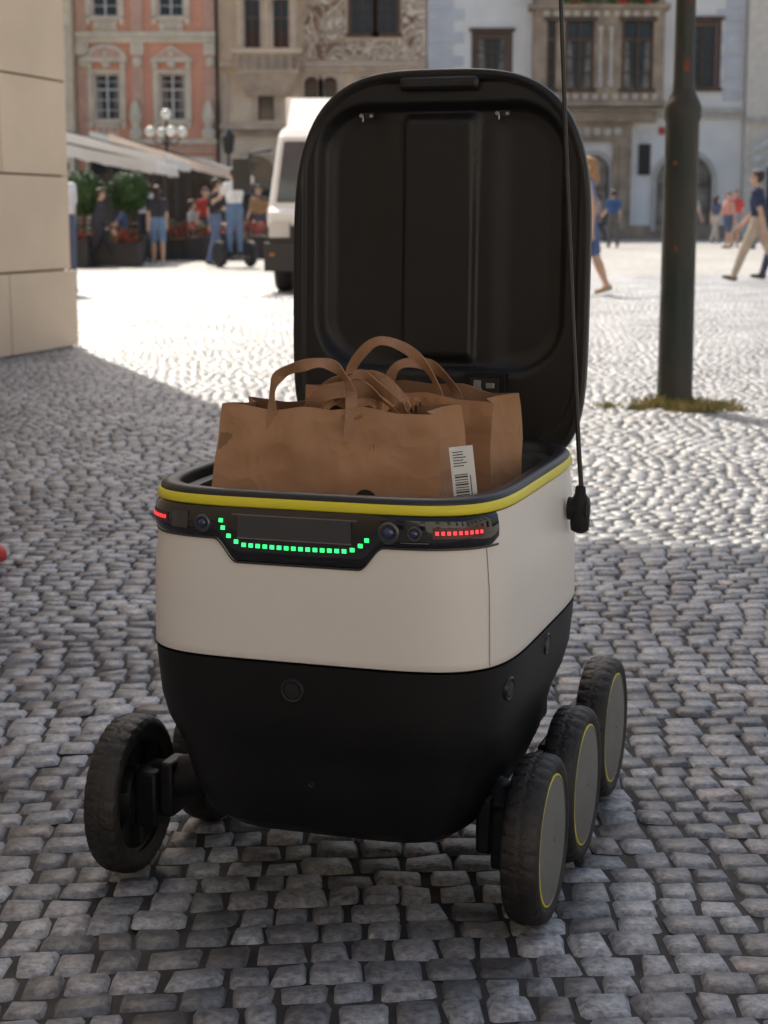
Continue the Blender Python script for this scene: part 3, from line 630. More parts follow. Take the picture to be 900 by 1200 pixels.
def exC(m,t,g):
    t.bx(-13.1,-7.15,-.35,-.003,8.45,8.65,0); t.bx(-13.1,-7.15,-.22,-.004,8.2,8.449,0); t.bx(-13.1,-7.15,-.35,-.003,4.0,4.2,0); t.bx(-13.1,-7.15,-.14,-.004,3.6,3.999,2)
    for x in (-13.1,-10.75,-7.65): 
        t.bx(x,x+.5,-.12,-.005,4.2,8.2,2); t.bx(x-.03,x+.53,-.2,-.006,7.7,8.19,0); t.bx(x,x+.5,-.12,-.005,8.66,15,2)
        t.sph((x+.25,-.2,7.4),.2,0,8,6,(1,.5,1.2))
    for x in (-7.5,-10.6): 
        t.lathe([(.25,4.2),(.3,4.5),(.15,4.7),(.28,5.1),(.2,5.5),(.1,5.8)],10,0,o=(x,-.4,0))
    for x in (-11.85,-9.05): 
        for dx in (-.35,0,.35): t.sph((x+dx,-.1,8.9),.16,0,8,6,(1.2,.5,.8))
opsC=[dict(x=-12.4,z=5.0,w=1.1,h=1.95,st='ped',fine=1),dict(x=-9.6,z=5.0,w=1.1,h=1.95,st='tri',fine=1),dict(x=-12.4,z=9.3,w=1.1,h=2.1,st='ped',fine=1),dict(x=-9.6,z=9.3,w=1.1,h=2.1,st='tri',fine=1),
 dict(x=-12.7,z=.02,w=2.4,h=3.3,open=1),dict(x=-10.0,z=.02,w=2.5,h=3.3,open=1)]
facade('pink_townhouse',-13.12,-7.13,16,opsC,pink,trC,whitef,exC)
opsD=[dict(x=-14.25,z=5.6,w=.75,h=2.8,st='cap',brown=0),dict(x=-16.2,z=5.6,w=.9,h=2.8,st='cap'),dict(x=-14.25,z=10,w=.75,h=2.4,st='cap'),dict(x=-16,z=.02,w=2,h=3,open=1)]
facade('beige_townhouse',-20,-13.15,14.5,opsD,M('plaster_ochre',(.80,.67,.49),.85,var=.1),[MATS['trim_cream'],brownf],whitef,y=74)
def exE(m,t,g):
    t.bx(15.45,26,-.3,-.002,4.9,5.1,0)
    for k in range(3): 
        T=Matrix.Translation(Vector((16.3,-.6,4.1-k*.5)))@Matrix.Rotation(R(-28),4,'Y'); t.bx(-.8,.9,-.05,.05,-.09,.09,2,T)
opsE=[dict(x=17.2,z=6.2,w=1.2,h=2.4,brown=1,sw=.2),dict(x=20.2,z=6.2,w=1.2,h=2.4,brown=1,sw=.2),dict(x=16.4,z=.02,w=2.6,h=3,open=1),dict(x=21,z=.1,w=2,h=3,arch=1)]
facade('cream_townhouse',15.43,26,15,opsE,M('plaster_cream',(.82,.74,.63),.85,var=.08),[MATS['trim_stone'],brownf,M('sign_white',(.7,.7,.68))],whitef,exE,y=74.5)

# near left building
p=Vector((-.272,-.962,0)); q=Vector((-.962,.272,0))
lb=empty('corner_building',(-2.2,12.1,0)); 
def L(a,b,z): v=p*a+q*b; return (v.x,v.y,z)
stone=M('cream_rusticated_stone',(.88,.69,.49),.8,var=.08,scale=1.3,bump=.3,bscale=18)
m=MB()
def rect(o,z): return [L(-o,-o,z),L(-o,12+o,z),L(30+o,12+o,z),L(30+o,-o,z)]
m.rings([rect(-.03,0),rect(-.03,9.4)],0)
def lbx(a0,a1,b0,b1,z0,z1,mi):
    vs=[L(a,b,z) for z in (z0,z1) for a,b in ((a0,b0),(a1,b0),(a1,b1),(a0,b1))]
    m.add(vs,[(0,1,2,3),(7,6,5,4),(4,5,1,0),(5,6,2,1),(6,7,3,2),(7,4,0,3)],mi)
z=0; k=0
hs=[.54]+[.64]*13+[.54]
for h in hs:
    g_=.007; a=0; first=(1.55 if k%2 else .95); pr=.03 if k==0 else 0
    while a<30:
        b_=min(a+(first if a==0 else 1.45),30); lbx(a+(-pr if a==0 else g_),b_-g_,-pr,.0281,z+g_,z+h-g_,1); a=b_
    a=.0
    while a<12:
        b_=min(a+(1.5 if not(k%2) and a==0 else 1.45 if a else .9),12); lbx(.0005-pr if a==0 else -pr,.0281,a+(.029 if a==0 else g_),b_-g_,z+g_,z+h-g_,1); a=b_
    z+=h; k+=1
m.rings([rect(.0,9.402),rect(.25,10.3),rect(.9,10.6),rect(.95,11.0),rect(0,14),rect(-3,15.2)],[2,2,2,3,3])  # unseen cornice and roof, their profile shaped to set the shadow edge
m.obj('walls_and_roof',[M('joint_dark',(.25,.19,.13),.9),stone,MATS['trim_cream'],MATS['roof_tile']],lb,bevel=.004)  # wall core in plain dark brown shows as the joints
def plainb(name,x0,x1,y0,y1,H,mat,face):
    e=empty(name); m=MB(); m.bx(x0,x1,y0,y1,0,H,0)
    m.bx(x0-.3,x1+.3,y0-.3,y1+.3,H,H+.4,1); t=MB()
    if face=='y':
        x=x0+1.5
        while x<x1-2:
            for z in (1.0,4.3,7.2): t.bx(x,x+1.1,y1+.002,y1+.06,z,z+1.8,0); t.bx(x-.2,x+1.3,y1+.002,y1+.12,z-.2,z-.003,1)
            x+=3.6
    else:
        y=y0+1.5
        while y<y1-2:
            for z in (1.0,4.5,8.0): t.bx(x0-.06,x0-.002,y,y+1.2,z,z+2,0); t.bx(x0-.12,x0-.002,y-.2,y+1.4,z-.2,z-.003,1)
            y+=3
    m.obj('walls',[mat,MATS['trim_cream']],e); t.obj('windows',[glassA,MATS['trim_stone']],e)
plainb('fill_house_right',15,26,-30,4.0,11,M('plaster_warm',(.70,.66,.60),.85,var=.05),'x')  # unseen house added to bounce warm light, set back to open the sky
plainb('fill_house_behind',-8.5,14.5,-24,-11.5,9,M('plaster_warm2',(.70,.66,.60),.85,var=.04),'y')  # unseen house added behind the camera as bounce fill for the robot's front

# ------------------------------------------------------------ street lamp post (near right)
sl_=empty('street_lamp',(1.41,8.26,0))
pole=MB(); pole.lathe([(.10,-.01),(.10,.02),(.086,.05),(.082,.6),(.080,1.34),(.088,1.36),(.090,1.41),(.078,1.44),(.058,1.48),(.050,1.53),(.047,1.9),(.045,4.8),(.03,5.0)],28)
pm_=M('post_green_paint',(.014,.028,.021),.5,var=.5,scale=6,bump=.8,bscale=25,stretch=(1,1,.4),col2=(.060,.046,.034))
pm2=M('rust',(.20,.06,.03),.8,var=.4,scale=20)
pole.obj('post',[pm_],sl_,True,angle=40)
m=MB()
for (a,z,s) in ((-1.5,1.60,.03),(-1.2,1.9,.02),(-1.9,.75,.014),(-2.1,1.15,.012)):
    rr=.0505 if z>1.45 else .0815
    rs=[[(rr*math.cos(a+du),rr*math.sin(a+du),z+dz) for du in (-s*8,-s*4,0,s*4,s*8)] for dz in (-s,0,s)]
    m.rings(rs,0,close=False,cap0=False,cap1=False)
m.obj('rust_patches',[pm2],sl_,True)
m=MB(); m.lathe([(.12,5.0),(.2,5.35),(.23,5.4),(.05,5.6),(.02,5.75)],6,[1,0,0,0]); m.obj('lantern',[pm_,M('lantern_glass',(.6,.6,.55),.2)],sl_)
def grass(name,cls,n,h):
    vs=[];fs=[]; 
    for i in range(n):
        cx,cy,rx,ry,hm=random.choice(cls)
        x=cx+random.gauss(0,rx); y=cy+random.gauss(0,ry); hh=h*hm*random.uniform(.3,1); d=random.uniform(0,6.28); w_=.0030
        lx,ly=random.gauss(0,.5)*hh,random.gauss(0,.5)*hh
        o=len(vs); vs+=[(x-w_*math.cos(d),y-w_*math.sin(d),-.01),(x+w_*math.cos(d),y+w_*math.sin(d),-.01),(x+lx*.5+w_*.7*math.cos(d),y+ly*.5,hh*.6),(x+lx,y+ly,hh)]
        fs+=[(o,o+1,o+2),(o,o+2,o+3)]
    m=MB(); m.add(vs,fs); m.obj(name,[M('grass_blades',(.17,.18,.05),.7,var=.4,scale=9,col2=(.46,.36,.15))])
cls=[(1.43+random.gauss(0,.12),8.10+random.uniform(-.14,.12),.035,.028,random.uniform(.4,1.3)) for _ in range(22)]+[(1.20,8.06,.03,.02,.5),(1.66,8.03,.03,.02,.5)]
grass('grass',cls,2900,.062)

# ------------------------------------------------------------ foliage helpers
def leafball(mb,c,r,n,mi,size=.05,squash=1.0,mi2=None,p2=0):
    for i in range(n):
        d=Vector((random.gauss(0,1),random.gauss(0,1),random.gauss(0,1))).normalized()
        rr=r*(random.uniform(.62,1.0)**.5)*(1+.05*math.sin(d.x*7+d.z*5))
        P=Vector(c)+Vector((d.x*rr,d.y*rr,d.z*rr*squash))
        a=Vector((random.gauss(0,1),random.gauss(0,1),random.gauss(0,1))).normalized(); b_=d.cross(a).normalized() if random.random()<.6 else a.cross(Vector((0,0,1))).normalized()
        s=size*random.uniform(.6,1.3)
        mb.add([P-a*s*.5,P+b_*s*.35,P+a*s*.5,P-b_*s*.35],[(0,1,2,3)],mi2 if (mi2 is not None and random.random()<p2) else mi)
leafm=M('topiary_leaves',(.025,.065,.016),.65,var=.5,scale=5,col2=(.08,.15,.045)); bark=M('bark',(.09,.06,.04),.9); pot=M('planter_dark',(.05,.045,.04),.7,var=.2); red=MATS['petals_red']
def topiary(x,y,zc,r):
    e=empty('topiary_tree',(x,y,0)); m=MB(); leafball(m,(0,0,zc),r,3600,0,.055); m.sph((0,0,zc),r*.80,0,16,12); m.obj('crown',[leafm],e)
    m=MB(); m.tube([(0,0,.45),(.01,0,zc-r*.5)],[.035,.025],8); m.obj('trunk',[bark],e)
    m=MB(); m.rings([[(sx*w_,sy*w_,z) for sx,sy in ((-1,-1),(1,-1),(1,1),(-1,1))] for w_,z in ((.22,0),(.28,.5),(.31,.5),(.31,.56),(.26,.56),(.26,.5))],0); m.obj('planter',[pot],e)
topiary(-5.60,32.3,1.34,.42); topiary(-4.84,32.9,1.36,.40)
def flowerbox(x,y,w_,h=.45,dens=260):
    e=empty('flower_planter',(x,y,0)); m=MB(); m.bx(-w_/2,w_/2,-.18,.18,0,h); m.bx(-w_/2-.02,w_/2+.02,-.2,.2,h,h+.04); m.obj('planter',[pot],e,bevel=.01)
    m=MB()
    for k in range(int(w_/.2)): leafball(m,(-w_/2+.1+k*.2,0,h+.16+random.uniform(-.03,.08)),.2,dens//2,0,.06,.8,1,.42)
    m.obj('flowers',[MATS['leaves'],red],e)
flowerbox(-5.85,31.6,.9); flowerbox(-5.0,32.2,.9,.4); flowerbox(-4.15,36.5,1.4); flowerbox(-3.2,38,1.2); flowerbox(-2.3,40,1.6)

canv=M('canvas_white',(.84,.81,.75),.8,var=.05,scale=2); canv2=M('canvas_pinkish',(.80,.66,.55),.8,var=.06,scale=2); dk=M('dark_metal',(.02,.02,.02),.5)
def awning(x0,x1,y0,y1,zh,zl,mat):
    e=empty('cafe_awning',(0,0,0)); m=MB(); n=14; rows=[]
    for j in range(9):
        f=j/8; rows.append([(x0+(x1-x0)*f, y0+(y1-y0)*i/n, zh+(zl-zh)*f-.05*math.sin(math.pi*f)-.015*math.sin(i*math.pi/ (n/4))**2) for i in range(n+1)])
    rows.append([(x1+.01,y0+(y1-y0)*i/n,zl-.20-.03*(i%2)) for i in range(n+1)])
    m.rings(rows,0,close=False,cap0=False,cap1=False)
    for yy in (y0-.005,y1+.005):
        k=16; m.rings([[(x0+(x1-x0)*i/k,yy,zh+(zl-zh)*i/k-.05*math.sin(math.pi*i/k)) for i in range(k+1)],[(x0+(x1-x0)*i/k,yy,zh+(zl-zh)*i/k-.05*math.sin(math.pi*i/k)-.22-.03*(i%2)) for i in range(k+1)]],0,close=False,cap0=False,cap1=False)
    m.obj('fabric',[mat],e)
    m=MB()
    for yy in (y0+.05,(y0+y1)/2,y1-.05):
        m.tube([(x0,yy,zh-.02),(x1,yy,zl-.03)],.02,6); m.tube([(x1-.03,yy,0),(x1-.03,yy,zl-.03)],.025,8); m.tube([(x0+.02,yy,0),(x0+.02,yy,zh-.02)],.025,8)
    m.obj('frame',[dk],e)
awning(-7.6,-4.50,34.2,38,2.66,1.98,canv); awning(-7.8,-4.9,39,44,3.0,2.25,canv)
awning(-7.0,-3.75,44.5,50,3.0,2.05,canv2); awning(-8.6,-5.0,51,57,3.4,2.5,canv)
# added dark backdrop standing in for the shade under the awnings
sc=empty('awning_shade_backdrop',(0,57.5,0)); m=MB()
for k in range(24): m.bx(-9.4+k*.2,-9.4+k*.2+.185,0,.05,0,2.35)
m.bx(-9.45,-4.6,.051,.11,.3,.42); m.bx(-9.45,-4.6,.051,.11,1.9,2.02); m.obj('backdrop_boards',[M('awning_shade_dark',(.035,.025,.018),.7,var=.4,scale=3)],sc)
def cafeset(x,y,yaw):
    e=empty('cafe_table',(x,y,0),yaw); m=MB(); m.lathe([(.35,.72),(.36,.74),(.35,.75)],20); m.tube([(0,0,0),(0,0,.72)],.025,8); m.lathe([(.22,0),(.22,.02),(.03,.04)],14); m.obj('table',[dk],e)
    for s in (-1,1):
        c=empty('cafe_chair',(x+.62*s*math.cos(yaw),y+.62*s*math.sin(yaw),0),yaw+(math.pi/2 if s<0 else -math.pi/2)); m=MB()
        for a in (-.18,.18):
            for b_ in (-.18,.18): m.tube([(a,b_,0),(a*.9,b_*.9,.44)],.014,6)
            m.tube([(a*.9,.17,.44),(a*.95,.23,.86)],.014,6)
        m.bx(-.2,.2,-.2,.2,.44,.47,1)
        for z in (.6,.7,.8): m.bx(-.18,.18,.19+(z-.44)*.1,.205+(z-.44)*.1,z,z+.05,1)
        m.obj('frame_and_seat',[dk,M('rattan',(.16,.09,.05),.7,var=.3,scale=30)],c)
for a in ((-5.0,36.2,.3),(-6.2,35,.2),(-4.9,39,.1),(-4.0,39.5,.4),(-3.7,36.9,.2),(-6.0,38.5,.9),(-4.4,42.5,0),(-3.4,42,.5),(-5.2,45,.2),(-4.4,47,.6),(-5.8,41,.5),(-5.4,49,.3),(-6.6,47,.1)): cafeset(*a)
gl=empty('globe_street_lamp',(-7.3,58.6,0)); m=MB(); m.lathe([(.2,0),(.2,.6),(.1,.8),(.06,1.2),(.05,3.5),(.07,3.55),(.03,4.2)],12)
for a in range(4):
    t=a*math.pi/2+.4; m.tube([(0,0,3.4),(.3*math.cos(t),.3*math.sin(t),3.3),(.55*math.cos(t),.55*math.sin(t),3.6)],.025,6)
m.obj('post',[dk],gl,True)
m=MB()
for a in range(4):
    t=a*math.pi/2+.4; m.sph((.55*math.cos(t),.55*math.sin(t),3.72),.18,0,14,10)
m.sph((0,0,4.3),.18,0,14,10); m.obj('globes',[M('opal_glass',(.84,.82,.72),.25)],gl,True)
la=empty('lantern_lamp',(-5.35,60,0)); m=MB(); m.lathe([(.16,0),(.16,.5),(.06,.7),(.045,3.0),(.08,3.05),(.16,3.1),(.22,3.6),(.26,3.62),(.04,3.9)],10); m.obj('post_and_lantern',[dk],la)
m=MB(); m.tube([(0,0,0),(0,0,13)],.07,8); m.obj('drainpipe',[dk],loc=(-7.1,74.7,0))

# ------------------------------------------------------------ truck
tk=empty('white_truck',(-.50,20.6,0),R(-4))
wp=M('truck_white',(.80,.80,.78),.3,var=.03,coat=.4); tb=M('truck_black_plastic',(.025,.025,.027),.55); tg=M('truck_glass',(.06,.085,.10),.05,coat=.5)
m=MB(); P=[(0.02,.78),(-.02,.95),(.10,1.02),(.50,1.86),(.62,1.96),(.9,2.0),(2.0,2.0),(2.0,.45),(.95,.45),(.88,.72),(.75,.80),(.3,.80)]
rs=[]
for x,sh in ((-.90,.06),(-.86,0),(.86,0),(.90,.06)):
    rs.append([(x*(1-.10*max(0,(z-1.0))),y+sh*(1 if y<1 else 0),z-(sh*.5 if z>1.9 else 0)) for y,z in P])
m.rings(rs,0)
m.obj('cab',[wp],tk,bevel=.03)
m=MB(); 
m.add([(-.80,.113,1.075),(.80,.113,1.075),(.744,.458,1.805),(-.744,.458,1.805)],[(0,1,2,3)])
for s in (-1,1):
    pts=[(.35,1.08),(.62,1.80),(1.35,1.80),(1.35,1.08)]; m.add([(s*(.905-.09*max(0,z-1.0)),y,z) for y,z in pts],[(0,1,2,3)])
m.obj('glazing',[tg],tk)
m=MB(); m.tube([(-.5,.10,1.09),(-.1,.16,1.22),(.2,.14,1.19)],.012,5); m.tube([(.1,.10,1.09),(.4,.16,1.22),(.7,.14,1.19)],.012,5); m.obj('wipers',[tb],tk)
m=MB(); m.bx(-.92,.92,2.05,5.6,.55,2.42,0); m.rings([[(x,y,z) for y,z in ((1.0,1.99),(1.5,2.38),(2.04,2.42),(2.04,1.99))] for x in (-.78,.78)],0); m.obj('cargo_box',[wp],tk,bevel=.02)
m=MB(); m.bx(-.93,.93,-.08,.5,.26,.60,0); m.bx(-.88,.88,-.03,.4,.60,.79,0); m.bx(-.5,.5,-.05,-.03,.64,.78,1); m.bx(-.94,-.9,.3,.85,.4,.8,0); m.bx(.9,.94,.3,.85,.4,.8,0); m.bx(-.7,.7,.2,5.4,.45,.6,0)
for s in (-1,1):
    m.tube([(s*.88,.35,1.70),(s*1.12,.22,1.66),(s*1.20,.22,1.2),(s*.9,.3,1.1)],.022,6,0); m.bx(min(s*1.12,s*1.33),max(s*1.12,s*1.33),.14,.24,1.22,1.60,0)
m.obj('bumper_and_mirrors',[tb,M('grille',(.06,.06,.06),.4)],tk,bevel=.015)
m=MB()
for s in (-1,1): m.bx(min(s*.62,s*.87),max(s*.62,s*.87),-.06,.02,.66,.84,0); m.bx(min(s*.80,s*.86),max(s*.80,s*.86),-.10,-.075,.44,.48,1)
m.obj('headlights',[M('headlight_glass',(.5,.5,.5),.1,coat=.5),M('indicator',(.35,.14,.03),.3)],tk,bevel=.01)
m=MB()
for s in (-1,1):
    for y in (.62,4.4):
        m.lathe([(.16,s*.66),(.30,s*.66),(.32,s*.70),(.32,s*.84),(.29,s*.87),(.2,s*.865),(.19,s*.83),(.05,s*.83)],24,[0,0,0,0,0,1,1],axis='x',o=(0,y,.32))
m.obj('wheels',[tyre,M('steel_rim',(.4,.4,.4),.4,metal=.7)],tk,True)
m=MB(); m.bx(-.24,.24,-.105,-.082,.40,.5,0); m.obj('number_plate',[M('sign_white',(.7,.7,.68))],tk)

# ------------------------------------------------------------ people
skinA=M('skin',(.60,.38,.27),.55,var=.06); 
def clothmat(c): 
    nm='cloth_%d_%d_%d'%tuple(int(v*100) for v in c); return M(nm,c,.85,var=.15,scale=7,bump=.3,bscale=14)
def person(name,x,y,yaw,H=1.7,shirt=(.5,.5,.5),pants=(.05,.07,.14),hair=(.05,.03,.02),shoe=(.05,.05,.05),legs=(10,-14,5,18),arms=(-12,14,15,20),abd=(6,6),lean=2,shorts=False,dress=None,sleeve='short',longhair=False,z0=0,female=False,headturn=0,bag=None):
    e=empty(name,(x,y,z0),yaw)
    mats=[skinA,clothmat(shirt),clothmat(pants),M('hair_%d'%int(hair[0]*100),hair,.6,var=.3,scale=30,bump=.4,bscale=60,stretch=(3,3,.4)),M('shoe_%d_%d'%(int(shoe[0]*100),int(shoe[2]*100)),shoe,.5),M('eye_dark',(.02,.015,.01),.2),M('lips',(.30,.10,.09),.5),clothmat(dress or shirt)]
    P=[]
    def V(*a): return Vector(a)
    ln=R(lean); T=Matrix.Translation(V(0,0,.53))@Matrix.Rotation(-ln,4,'X')@Matrix.Translation(V(0,0,-.53))
    sw=.092 if female else .102
    def A(p0,p1,r0,r1,m,t=True):
        if t: p0=T@p0; p1=T@p1
        P.append((p0,p1,r0,r1,m)); 
    fing=[]; feet=[]
    for s,hip,knee in ((-1,legs[0],legs[2]),(1,legs[1],legs[3])):
        a=R(hip); h=V(s*.050,0,.52); k=h+.245*V(s*.02,math.sin(a),-math.cos(a)); b_=a-R(knee); an=k+.235*V(0,math.sin(b_),-math.cos(b_))
        if shorts or dress:
            mid=h+(k-h)*(.85 if shorts else .5); A(h,mid,.058,.050,2 if shorts else 0,False); A(mid,k,.041,.034,0,False); A(k,k+(an-k)*.35,.033,.036,0,False); A(k+(an-k)*.35,an,.036,.020,0,False)
        else: A(h,k,.060,.043,2,False); A(k,k+(an-k)*.4,.041,.038,2,False); A(k+(an-k)*.4,an,.038,.030,2,False)
        fp=R(hip-knee)*.6; fd=V(0,math.cos(fp),math.sin(fp)); dn=V(0,math.sin(fp),-math.cos(fp))
        A(an+dn*.02-fd*.018,an+dn*.024+fd*.045,.024,.023,4,False); A(an+dn*.024+fd*.045,an+dn*.028+fd*.088,.023,.018,4,False)
        feet.append(min((an+dn*.02).z-.024,(an+dn*.028+fd*.088).z-.018))
    for s in (-1,1):
        A(V(s*.042,0,.535),V(s*.038,0,.60),.062,.054,2 if not dress else 7); A(V(s*.038,0,.60),V(s*(sw-.042),.004,.735),.055,.058,1); A(V(s*(sw-.042),.004,.735),V(s*(sw-.015),-.004,.800),.056,.034,1)
    if female: 
        for s in (-1,1): A(V(s*.038,.038,.735),V(s*.038,.03,.72),.032,.034,1)
    A(V(-.03,0,.80),V(.03,0,.80),.045,.045,1)
    A(V(0,-.004,.81),V(0,.006,.872),.031,.029,0)
    if dress: A(V(0,0,.56),V(0,.01,.36),.085,.115,7)
    for s,sh,el,ab in ((-1,arms[0],arms[2],abd[0]),(1,arms[1],arms[3],abd[1])):
        a=R(sh); S=V(s*(sw+.008),0,.797); d=V(s*math.sin(R(ab)),math.sin(a)*math.cos(R(ab)),-math.cos(a)*math.cos(R(ab))); E=S+.175*d
        b_=a+R(el); d2=V(s*math.sin(R(ab))*.3,math.sin(b_),-math.cos(b_)).normalized(); W_=E+.145*d2
        if sleeve=='short': mid=S+.105*d; A(S,mid,.036,.035,1); A(mid,E,.027,.024,0); A(E,W_,.025,.017,0)
        elif sleeve=='none': A(S,E,.030,.024,0); A(E,W_,.025,.017,0)
        else: A(S,E,.036,.029,1); A(E,W_,.029,.022,1)
        hd=W_+.045*d2; A(W_,hd,.017,.021,0); 
        fw=V(0,1,0) if abs(d2.y)<.7 else V(0,0,1); fw=(fw-fw.dot(d2)*d2).normalized(); inn=V(-s,0,0)
        for i,L_ in enumerate((.040,.046,.043,.034)):
            b0=T@(hd+fw*(.017-.0115*i)+d2*.008); b1=T@(hd+fw*(.019-.0125*i)+d2*(.012+L_*.55)); b2=T@(hd+fw*(.019-.0125*i)+d2*(.010+L_*.9)+inn*.014)
            fing.append(([b0,b1,b2],[.0062,.0058,.0045]))
        fing.append(([T@(W_+d2*.015+fw*.012),T@(W_+d2*.035+fw*.030+inn*.006),T@(W_+d2*.055+fw*.034+inn*.012)],[.008,.007,.0055]))
    ht=Matrix.Translation(V(0,0,.9))@Matrix.Rotation(R(headturn),4,'Z')@Matrix.Translation(V(0,0,-.9))
    def Hh(p): return ht@p
    A(Hh(V(0,.020,.902)),Hh(V(0,.004,.940)),.038,.053,0); A(Hh(V(0,-.012,.940)),Hh(V(0,.0,.945)),.053,.053,3)
    A(Hh(V(0,-.014,.948)),Hh(V(0,.012,.962)),.052,.043,3); A(Hh(V(0,.058,.932)),Hh(V(0,.066,.916)),.006,.009,0)
    A(Hh(V(0,.045,.893)),Hh(V(0,.04,.885)),.018,.018,0)
    for s in (-1,1): A(Hh(V(s*.054,.0,.925)),Hh(V(s*.055,-.004,.912)),.010,.008,0)
    if longhair: A(Hh(V(0,-.03,.94)),Hh(V(0,-.05,.83)),.050,.040,3)
    zoff=-min(feet)
    mb=MB()
    for p0,p1,r0,r1,_ in P:
        d=(p1-p0); L_=max(d.length,1e-4); d=d/L_ if L_>1e-4 else Vector((0,0,1)); 
        ax=d.cross(Vector((0,0,1))); ax=ax.normalized() if ax.length>1e-3 else Vector((1,0,0)); ay=d.cross(ax).normalized()
        rs=[]
        for t in (-80,-55,-28,0): rs.append((p0+d*r0*math.sin(R(t)),r0*math.cos(R(t))))
        for t in (0,28,55,80): rs.append((p1+d*r1*math.sin(R(t)),r1*math.cos(R(t))))
        mb.rings([[tuple(((c+ax*math.cos(q)*r+ay*math.sin(q)*r)+Vector((0,0,zoff)))*H) for q in np.linspace(0,2*math.pi,14,endpoint=False)] for c,r in rs],0)
    me=bpy.data.meshes.new('tmp'); me.from_pydata(mb.v,[],mb.f); to=bpy.data.objects.new('tmp',me); scene.collection.objects.link(to)
    rm=to.modifiers.new('r','REMESH'); rm.mode='VOXEL'; rm.voxel_size=.0105*H/1.0
    smd=to.modifiers.new('s','SMOOTH'); smd.iterations=2; smd.factor=.5
    dg=bpy.context.evaluated_depsgraph_get(); ev=to.evaluated_get(dg); em=bpy.data.meshes.new_from_object(ev)
    bpy.data.objects.remove(to)
    nv=len(em.vertices); co=np.zeros(nv*3); em.vertices.foreach_get('co',co); co=co.reshape(-1,3)
    fs=[tuple(pl.vertices) for pl in em.polygons]
    cen=np.array([co[list(f)].mean(0) for f in fs])
    best=np.full(len(fs),1e9); mi=np.zeros(len(fs),int)
    for p0,p1,r0,r1,mm in P:
        a=np.array(((p0+Vector((0,0,zoff)))*H)); b_=np.array(((p1+Vector((0,0,zoff)))*H)); ab=b_-a; t=np.clip(((cen-a)@ab)/max(ab@ab,1e-8),0,1); dd=np.linalg.norm(cen-(a+t[:,None]*ab),axis=1)-(r0+(r1-r0)*t)*H
        sel=dd<best; best[sel]=dd[sel]; mi[sel]=mm
    out=MB(); out.add(co,fs,mi)
    up=Vector((0,0,zoff))
    for pts,rr in fing: out.tube([(q_+up)*H for q_ in pts],[r*H for r in rr],7,0)
    for s in (-1,1): out.sph((T@Hh(V(s*.019,.051,.933))+up)*H,.006*H,5,8,6)
    out.sph((T@Hh(V(0,.0585,.898))+up)*H,.010*H,6,8,6,(1.2,.4,.35))
    out.obj('body',mats,e,True,angle=180)
    if bag:
        m=MB(); m.bx(-.13,.13,-.24,-.10,1.0*H*.62,H*.80); m.obj('backpack',[clothmat(bag)],e,bevel=.03)
    return e
person('pedestrian_man',5.32,24.6,R(65),1.62,(.035,.05,.10),(.52,.43,.33),(.04,.025,.02),(.05,.03,.02),legs=(26,-24,6,14),arms=(-18,22,10,25),lean=3)
person('pedestrian_man',5.72,24.9,R(70),1.66,(.03,.03,.035),(.06,.08,.13),legs=(-20,22,12,6),arms=(16,-16,20,10),sleeve='long',bag=(.03,.03,.03))
person('pedestrian_woman',10.35,51,R(160),1.70,(.65,.10,.09),(.35,.35,.38),(.12,.07,.03),legs=(8,-8,2,6),shorts=True,female=True,longhair=True)
person('pedestrian_woman',9.85,49.5,R(120),1.62,(.65,.30,.24),(.1,.12,.2),(.2,.12,.06),legs=(12,-10,2,8),shorts=True,female=True,sleeve='none')
person('pedestrian_man',9.5,53.5,R(-40),1.7,(.4,.38,.35),(.12,.11,.10),legs=(12,-10,2,8))
person('pedestrian_man',10.65,49,R(90),1.72,(.62,.62,.62),(.08,.1,.18),legs=(14,-14,2,12))
person('pedestrian_woman',11.5,60,R(-60),1.65,(.1,.12,.2),(.5,.45,.4),legs=(14,-14,2,12),female=True,longhair=True)
person('pedestrian_man',8.2,66,R(80),1.75,(.5,.48,.42),(.1,.1,.14),legs=(16,-14,2,12))
person('pedestrian_man',6.75,51,R(10),1.68,(.06,.12,.26),(.13,.12,.12),legs=(8,-8,2,8),arms=(10,5,60,20))
person('pedestrian_woman',6.35,53,R(200),1.6,(.55,.32,.2),(.25,.2,.17),legs=(8,-8,2,8),female=True,longhair=True)
person('pedestrian_woman',2.40,20.3,R(80),1.60,(.14,.22,.42),(.10,.15,.30),(.35,.2,.09),(.4,.3,.2),legs=(14,-12,4,10),female=True,longhair=True,sleeve='none',shorts=True)
person('segway_rider',-2.72,31.5,R(30),1.58,(.80,.80,.78),(.13,.20,.32),legs=(4,-2,2,2),arms=(38,38,35,35),z0=.2,lean=0)
person('pedestrian_man',-3.14,32.2,R(-60),1.60,(.03,.03,.035),(.14,.19,.30),legs=(10,-10,3,8),arms=(-8,20,15,70))
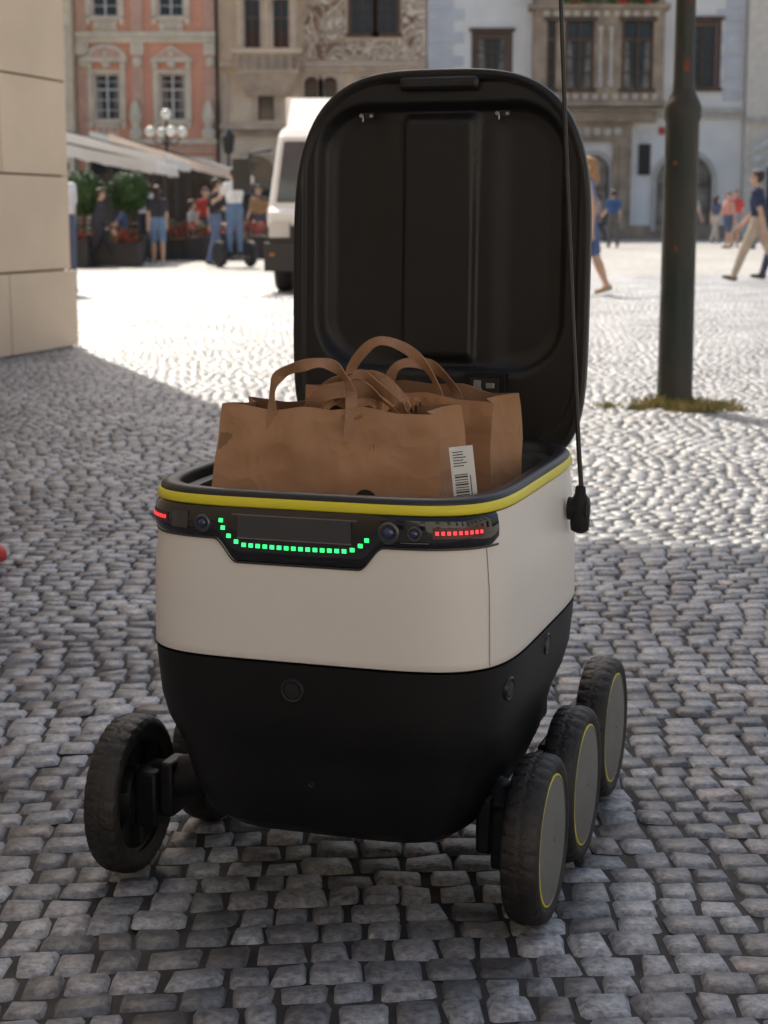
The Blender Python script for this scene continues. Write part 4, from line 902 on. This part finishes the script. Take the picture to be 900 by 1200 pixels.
person('pedestrian_woman',-4.32,33.0,R(10),1.5,(.05,.05,.06),(.17,.27,.42),(.06,.03,.02),(.5,.5,.5),legs=(10,-12,3,8),shorts=True,female=True,longhair=True)
person('pedestrian_man',-4.66,34.0,R(170),1.62,(.80,.80,.80),(.05,.05,.06),legs=(6,-6,2,4),arms=(5,30,20,70))
person('pedestrian_woman',-5.24,31.9,R(-70),1.5,(.05,.05,.055),(.04,.04,.05),legs=(30,-24,8,20),female=True,sleeve='long')
person('pedestrian_woman',-3.9,37.9,R(190),1.55,(.45,.06,.05),(.08,.08,.1),female=True,longhair=True)
person('pedestrian_man',-2.95,41,R(150),1.65,(.4,.25,.12),(.1,.1,.12))
person('pedestrian_man',-3.73,20.2,R(60),1.55,(.78,.78,.78),(.10,.12,.18),legs=(2,-2,2,2),arms=(10,5,15,10))
person('pedestrian_man',-1.155,4.26,R(-84),1.7,(.15,.15,.17),(.06,.08,.13),shoe=(.65,.07,.06),legs=(1,-1,1,1),arms=(-22,-22,4,4),abd=(2,2))
for (x,y,yw,c) in ((-4.4,39.8,R(-70),(.5,.5,.5)),(-5.5,36.4,R(100),(.1,.15,.3)),(-3.2,37.0,R(90),(.45,.1,.08))):
    person('cafe_guest',x,y,yw,1.65,c,(.06,.07,.1),legs=(85,85,88,88),arms=(30,35,60,60),lean=-2)
sg=empty('segway_scooter',(-2.72,31.5,0),R(30)); m=MB()
for s in (-1,1): m.lathe([(.10,s*.26),(.22,s*.26),(.24,s*.28),(.24,s*.34),(.22,s*.36),(.10,s*.36)],22,0,axis='x',o=(0,0,.24))
m.bx(-.24,.24,-.2,.2,.13,.19,0); m.tube([(0,.15,.19),(0,.30,1.0)],.025,8,0); m.tube([(-.26,.30,1.0),(.26,.30,1.0)],.018,8,0)
m.obj('frame_and_wheels',[tb],sg,True,angle=40)
# brand-free naming for the two-wheeled scooter and its rider
sg.name='self_balancing_scooter'
for o in list(bpy.data.objects):
    if o.name.startswith('segway_rider'): o.name='scooter_rider'
